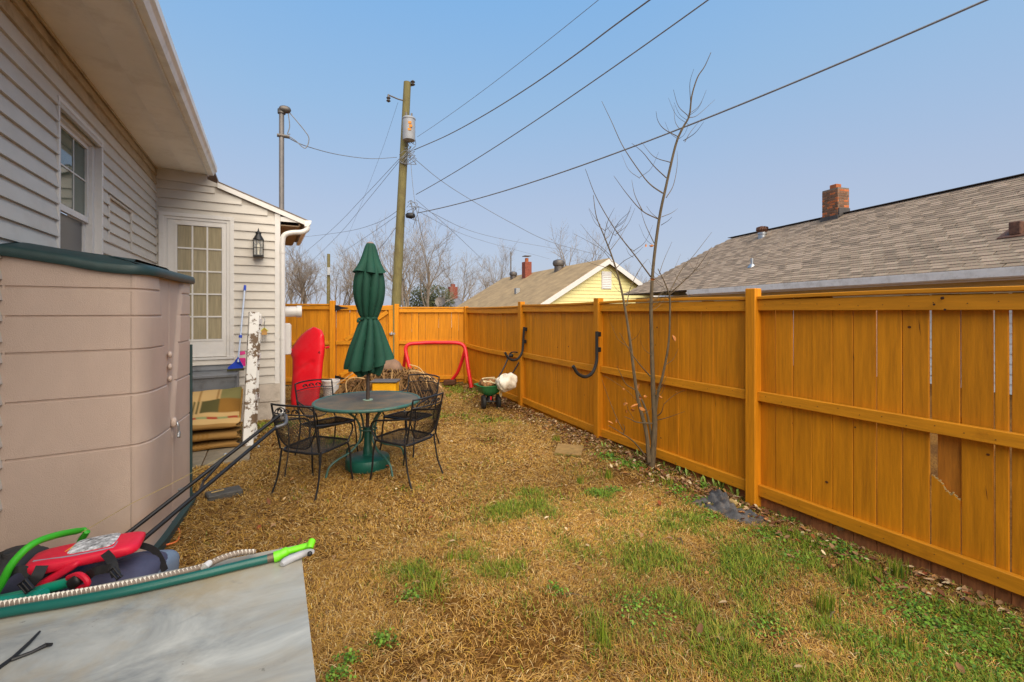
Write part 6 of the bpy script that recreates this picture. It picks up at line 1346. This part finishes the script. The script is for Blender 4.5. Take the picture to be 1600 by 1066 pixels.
def make_mesh(name, V, F, nper, col, m, label, cat=None):
    """V (N,k,3); F faces of one piece as list of tuples; col (N,3)"""
    N_, k, _ = V.shape; me = bpy.data.meshes.new(name); me.vertices.add(N_ * k); me.vertices.foreach_set('co', V.astype(np.float32).ravel())
    loops = np.concatenate([np.array(f) for f in F]); sizes = np.array([len(f) for f in F]); L_ = len(loops)
    al = (loops[None, :] + (np.arange(N_) * k)[:, None]).ravel(); me.loops.add(len(al)); me.loops.foreach_set('vertex_index', al.astype(np.int32))
    st_ = np.concatenate([[0], np.cumsum(sizes)[:-1]]); ls = (st_[None, :] + (np.arange(N_) * L_)[:, None]).ravel(); me.polygons.add(len(ls)); me.polygons.foreach_set('loop_start', ls.astype(np.int32))
    me.update(calc_edges=True); a_ = me.attributes.new('col', 'FLOAT_COLOR', 'POINT'); c4 = np.ones((N_, k, 4), np.float32); c4[..., :3] = col[:, None, :]; a_.data.foreach_set('color', c4.ravel())
    me.materials.append(m); o_ = bpy.data.objects.new(name, me); COL.objects.link(o_); tag(o_, label, cat, None, 'stuff'); return o_
m_straw = attr_mat('dry straw', .8); m_blade = attr_mat('green blades', .6); m_weed = attr_mat('weed leaves', .6); m_litter = attr_mat('leaf litter', .85)
def pick(n, cols, wts, seed, jit=.16):
    r_ = np.random.default_rng(seed); C = np.array([lin(*c)[:3] for c in cols]); i = r_.choice(len(cols), n, p=np.array(wts) / sum(wts)); return np.clip(C[i] * (1 + r_.uniform(-jit, jit, (n, 1))), 0, 1)
# straw thatch
xs, ys_ = [], []
for n0, y0, y1, sd_ in ((330000, .5, 3.2, 1), (130000, 3.2, 6.0, 2), (90000, 6.0, 11, 3)):
    a, c = scatter(n0, y0, y1, sd_); xs.append(a); ys_.append(c)
x = np.concatenate(xs); y = np.concatenate(ys_); r_ = np.random.default_rng(4)
gg = greenness(x, y); dd = dirtness(x, y); litter = np.clip((x - 3.25) / .3, 0, 1)
k = r_.random(len(x)) < (1 - .55 * gg) * (1 - .80 * dd) * (.35 + .9 * vnoise(x, y, 6.5, 57)) * (1 - .6 * litter); x, y = x[k], y[k]; N_ = len(x); dist = np.hypot(x, y)
th = r_.uniform(0, 6.283, N_) * .7 + 6.283 * vnoise(x, y, 2.4, 31) ; L_ = r_.uniform(.02, .075, N_) * (1 + .10 * np.clip(dist - 3, 0, 5)); wd = r_.uniform(.0006, .0013, N_) * np.clip(dist / 2.4, 1, 3.4); cv = r_.normal(0, .32, N_); lift = np.abs(r_.normal(0, .009, N_)) + .002; z0 = gh(x, y) + r_.uniform(0, .011, N_); tip = r_.normal(.0, .009, N_)
V = np.zeros((N_, 8, 3)); px_, py_ = x.copy(), y.copy()
for i in range(4):
    t = i / 3; a = th + cv * t
    if i: px_ = px_ + np.cos(a) * L_ / 3; py_ = py_ + np.sin(a) * L_ / 3
    ww = wd * (1.0, 1.0, .8, .25)[i]; zz = z0 + lift * math.sin(math.pi * min(1, t * .9 + .1)) + tip * t * (t > .5)
    zz = np.maximum(zz, gh(px_, py_) + .002)
    V[:, 2 * i, 0] = px_ - np.sin(a) * ww; V[:, 2 * i, 1] = py_ + np.cos(a) * ww; V[:, 2 * i, 2] = zz; V[:, 2 * i + 1, 0] = px_ + np.sin(a) * ww; V[:, 2 * i + 1, 1] = py_ - np.cos(a) * ww; V[:, 2 * i + 1, 2] = zz + ww * r_.uniform(-.8, .8, N_)
tone = vnoise(x, y, 1.1, 77)
col = pick(N_, [(202, 164, 96), (180, 138, 70), (222, 196, 142), (156, 114, 60), (190, 148, 60), (118, 86, 50)], [3.4, 4.2, 1.0, 3.8, 2.8, 3.0], 6) * (.70 + .62 * tone)[:, None]
make_mesh('dry_grass', V, [(0, 1, 3, 2), (2, 3, 5, 4), (4, 5, 7, 6)], 8, np.clip(col, 0, 1), m_straw, 'matted straw coloured dry grass covering the yard', 'dry grass')
# green blades
x, y = [], []
for n0, y0, y1, sd_ in ((330000, .5, 3.4, 11), (190000, 3.4, 6.0, 12), (140000, 6.0, 11, 13)):
    a, c = scatter(n0, y0, y1, sd_); x.append(a); y.append(c)
x = np.concatenate(x); y = np.concatenate(y); r_ = np.random.default_rng(14); g = greenness(x, y); k = r_.random(len(x)) < g * .60; x, y, g = x[k], y[k], g[k]; N0 = len(x)
tall = [(1290, 955, .05, .15, 110), (1340, 905, .05, .12, 60), (1405, 890, .04, .14, 70), (1410, 1010, .05, .14, 80), (950, 745, .04, .11, 60), (905, 755, .03, .10, 40), (1330, 880, .06, .10, 60), (1360, 890, .05, .10, 60), (940, 1010, .05, .13, 60), (870, 690, .04, .09, 40), (706, 880, .04, .09, 40), (1045, 752, .05, .08, 60)]
tx, ty, tl = [], [], []
for px, py, rad, hh, n_ in tall:
    c = G(px, py); tx.append(r_.normal(c.x, rad * .6, n_)); ty.append(r_.normal(c.y, rad * .6, n_)); tl.append(np.full(n_, hh) * r_.uniform(.6, 1.15, n_))
Lg = r_.uniform(.022, .062, N0) * (.7 + .6 * g); x = np.concatenate([x] + tx); y = np.concatenate([y] + ty); Lg = np.concatenate([Lg] + tl); N_ = len(x); up_r = np.concatenate([np.zeros(N0), np.ones(N_ - N0)]); dist = np.hypot(x, y)
th = r_.uniform(0, 6.283, N_); lean = np.where(up_r > 0, r_.uniform(.05, .25, N_), r_.uniform(.25, 1.1, N_)); wd = r_.uniform(.0010, .0019, N_) * np.clip(dist / 2.6, 1, 3); z0 = gh(x, y)
V = np.zeros((N_, 5, 3)); 
for i, t in enumerate((0, .55, 1)):
    hx = Lg * (lean * t * t) ; hz = Lg * t * (1 - .35 * lean * t); cx = x + np.cos(th) * hx; cy = y + np.sin(th) * hx; cz = z0 + hz + .002
    if i < 2:
        ww = wd * (1, .85)[i]; V[:, 2 * i] = np.stack([cx - np.sin(th) * ww, cy + np.cos(th) * ww, cz], -1); V[:, 2 * i + 1] = np.stack([cx + np.sin(th) * ww, cy - np.cos(th) * ww, cz], -1)
    else: V[:, 4] = np.stack([cx, cy, cz], -1)
col = pick(N_, [(104, 128, 30), (126, 144, 40), (80, 110, 26), (146, 150, 52), (168, 152, 66), (66, 102, 36)], [4, 4, 3, 2, 1.4, 1.5], 16)
make_mesh('green_grass', V, [(0, 1, 3, 2), (2, 3, 4)], 5, col, m_blade, 'short green grass tufts growing through the dry yard', 'grass')
# low weeds with round leaves: under the fence and in patches
wp = [(1240, 862, .12), (1200, 830, .12), (1420, 945, .16), (1500, 975, .2), (1460, 960, .15), (1545, 1000, .2), (1390, 905, .08), (1430, 925, .1), (1310, 845, .12), (1240, 800, .1), (935, 772, .09), (960, 765, .06), (600, 1005, .05), (545, 1035, .05), (525, 1060, .05), (1060, 760, .1), (1090, 775, .1), (1010, 960, .15), (1480, 1035, .2), (1380, 1010, .12), (985, 725, .14), (950, 715, .12), (1590, 1050, .2), (1330, 860, .08), (1560, 960, .1), (1200, 985, .12), (870, 930, .05), (640, 935, .05), (1110, 800, .08), (1070, 735, .05), (1100, 755, .05), (1125, 760, .04)]
x, y = [], []
for px, py, rad in wp:
    c = G(px, py); n_ = int(80 + 3600 * rad * rad * 3); x.append(r_.normal(c.x, rad * .6, n_)); y.append(r_.normal(c.y, rad * .6, n_))
x = np.concatenate(x); y = np.concatenate(y); k = in_yard(x, y); x, y = x[k], y[k]; N_ = len(x)
R_ = r_.uniform(.004, .0085, N_) * np.clip(np.hypot(x, y) / 3, 1, 1.6); z0 = gh(x, y) + r_.uniform(.008, .042, N_); ph = r_.uniform(0, 6.28, N_); tl_ = r_.normal(0, .4, (N_, 2)); V = np.zeros((N_, 6, 3))
for i in range(6):
    a = ph + i * 1.0472; rr_ = R_ * (1.0 if i else .55); dx = np.cos(a) * rr_; dy = np.sin(a) * rr_; V[:, i] = np.stack([x + dx, y + dy, z0 + dx * tl_[:, 0] + dy * tl_[:, 1]], -1)
make_mesh('ground_weeds', V, [(0, 1, 2, 3, 4, 5)], 6, pick(N_, [(86, 122, 36), (106, 142, 44), (64, 100, 36), (122, 150, 58)], [3, 3, 2, 1], 19), m_weed, 'low leafy green weeds along the fence and in patches', 'weeds')
# fallen leaves: thick along the right fence, scattered elsewhere
r_ = np.random.default_rng(41); yy = r_.uniform(.9, 9.3, 2600); xx = np.interp(yy, [p[1] for p in FP0], [p[0] for p in FP0]) - .02 - np.abs(r_.normal(0, .20, 2600)) * (1 + .35 * (yy > 3.0)); a, c = scatter(420, .6, 9, 44)
x = np.concatenate([xx, a]); y = np.concatenate([yy, c]); keep = in_yard(x, y) & (r_.random(len(x)) < np.where(np.abs(y - 3.9) < 1.6, 1, .62)); x, y = x[keep], y[keep]; N_ = len(x)
Ls = r_.uniform(.025, .06, N_); th = r_.uniform(0, 6.28, N_); curl = r_.uniform(.1, .6, N_); tz = r_.normal(0, .35, N_); z0 = gh(x, y) + r_.uniform(.012, .04, N_); V = np.zeros((N_, 9, 3)); UV = [(0, 0), (.33, 0), (.66, 0), (1, 0), (.2, .22), (.55, .27), (.2, -.22), (.55, -.27), (.85, .12)]
for i, (u, v) in enumerate(UV):
    lx_ = (u - .5) * Ls; ly = v * Ls; hz = curl * np.abs(v) * Ls * 1.2 + tz * lx_ + .3 * curl * Ls * (u - .5) ** 2
    V[:, i] = np.stack([x + np.cos(th) * lx_ - np.sin(th) * ly, y + np.sin(th) * lx_ + np.cos(th) * ly, np.maximum(z0 + hz, gh(x, y) + .002)], -1)
make_mesh('fallen_leaves', V, [(0, 1, 4), (1, 2, 5, 4), (2, 3, 8, 5), (0, 6, 1), (1, 6, 7, 2), (2, 7, 3)], 9, pick(N_, [(150, 116, 82), (122, 88, 60), (188, 160, 122), (104, 66, 44), (170, 122, 74), (134, 72, 42), (210, 190, 152)], [4, 4, 2.5, 3, 2, 1, 1], 45), m_litter, 'brown fallen leaves strewn along the foot of the fence', 'leaves')
# broad green shoots among the leaves
b = MB(); rr = random.Random(61)
for px, py, n_ in ((1072, 742, 5), (1098, 752, 6), (1118, 762, 7), (1125, 758, 6), (1150, 772, 5), (1060, 735, 4), (940, 700, 4), (1000, 712, 5), (1040, 726, 5)):
    c = G(px, py)
    for _ in range(n_):
        q = c + V3(rr.uniform(-.05, .05), rr.uniform(-.05, .05), 0); a = rr.uniform(0, 6.28); h_ = rr.uniform(.04, .085); d_ = V3(math.cos(a), math.sin(a), 0); s_ = V3(-math.sin(a), math.cos(a), 0) * .010
        b.add([q - s_ * .5, q + s_ * .5, q + d_ * h_ * .25 + s_ + V3(0, 0, h_ * .6), q + d_ * h_ * .25 - s_ + V3(0, 0, h_ * .6), q + d_ * h_ * .6 + V3(0, 0, h_)], [(0, 1, 2, 3), (3, 2, 4)])
o = b.build('green_shoots', mat('fresh shoots', lin(128, 152, 60), .6, .2, 20)); tag(o, 'fresh broad green shoots among the leaves under the fence', 'shoots', None, 'stuff')
for px, py, L1, a1, lab in ((895, 930, .16, 2.4, 'thin dark stick lying in the grass at the middle foreground'), (1065, 845, .10, .9, 'short pale bent stick in the grass before the fence'), (1300, 960, .09, .2, 'short brown stick beside the tall grass tuft')):
    q = G(px, py, .02); tw_ = MB(); d_ = V3(math.cos(a1), math.sin(a1), 0); tw_.tube([q - d_ * L1 / 2, q + V3(0, 0, .008), q + d_ * L1 / 2 + V3(0, 0, -.004)], [.004, .0045, .003], 6); tw_.tube([q + d_ * L1 * .1, q + d_ * L1 * .25 + V3(-d_.y, d_.x, .2) * .03], [.003, .0015], 5); o = tw_.build('fallen_stick', m_trunk, None, True, org=q); tag(o, lab, 'stick')
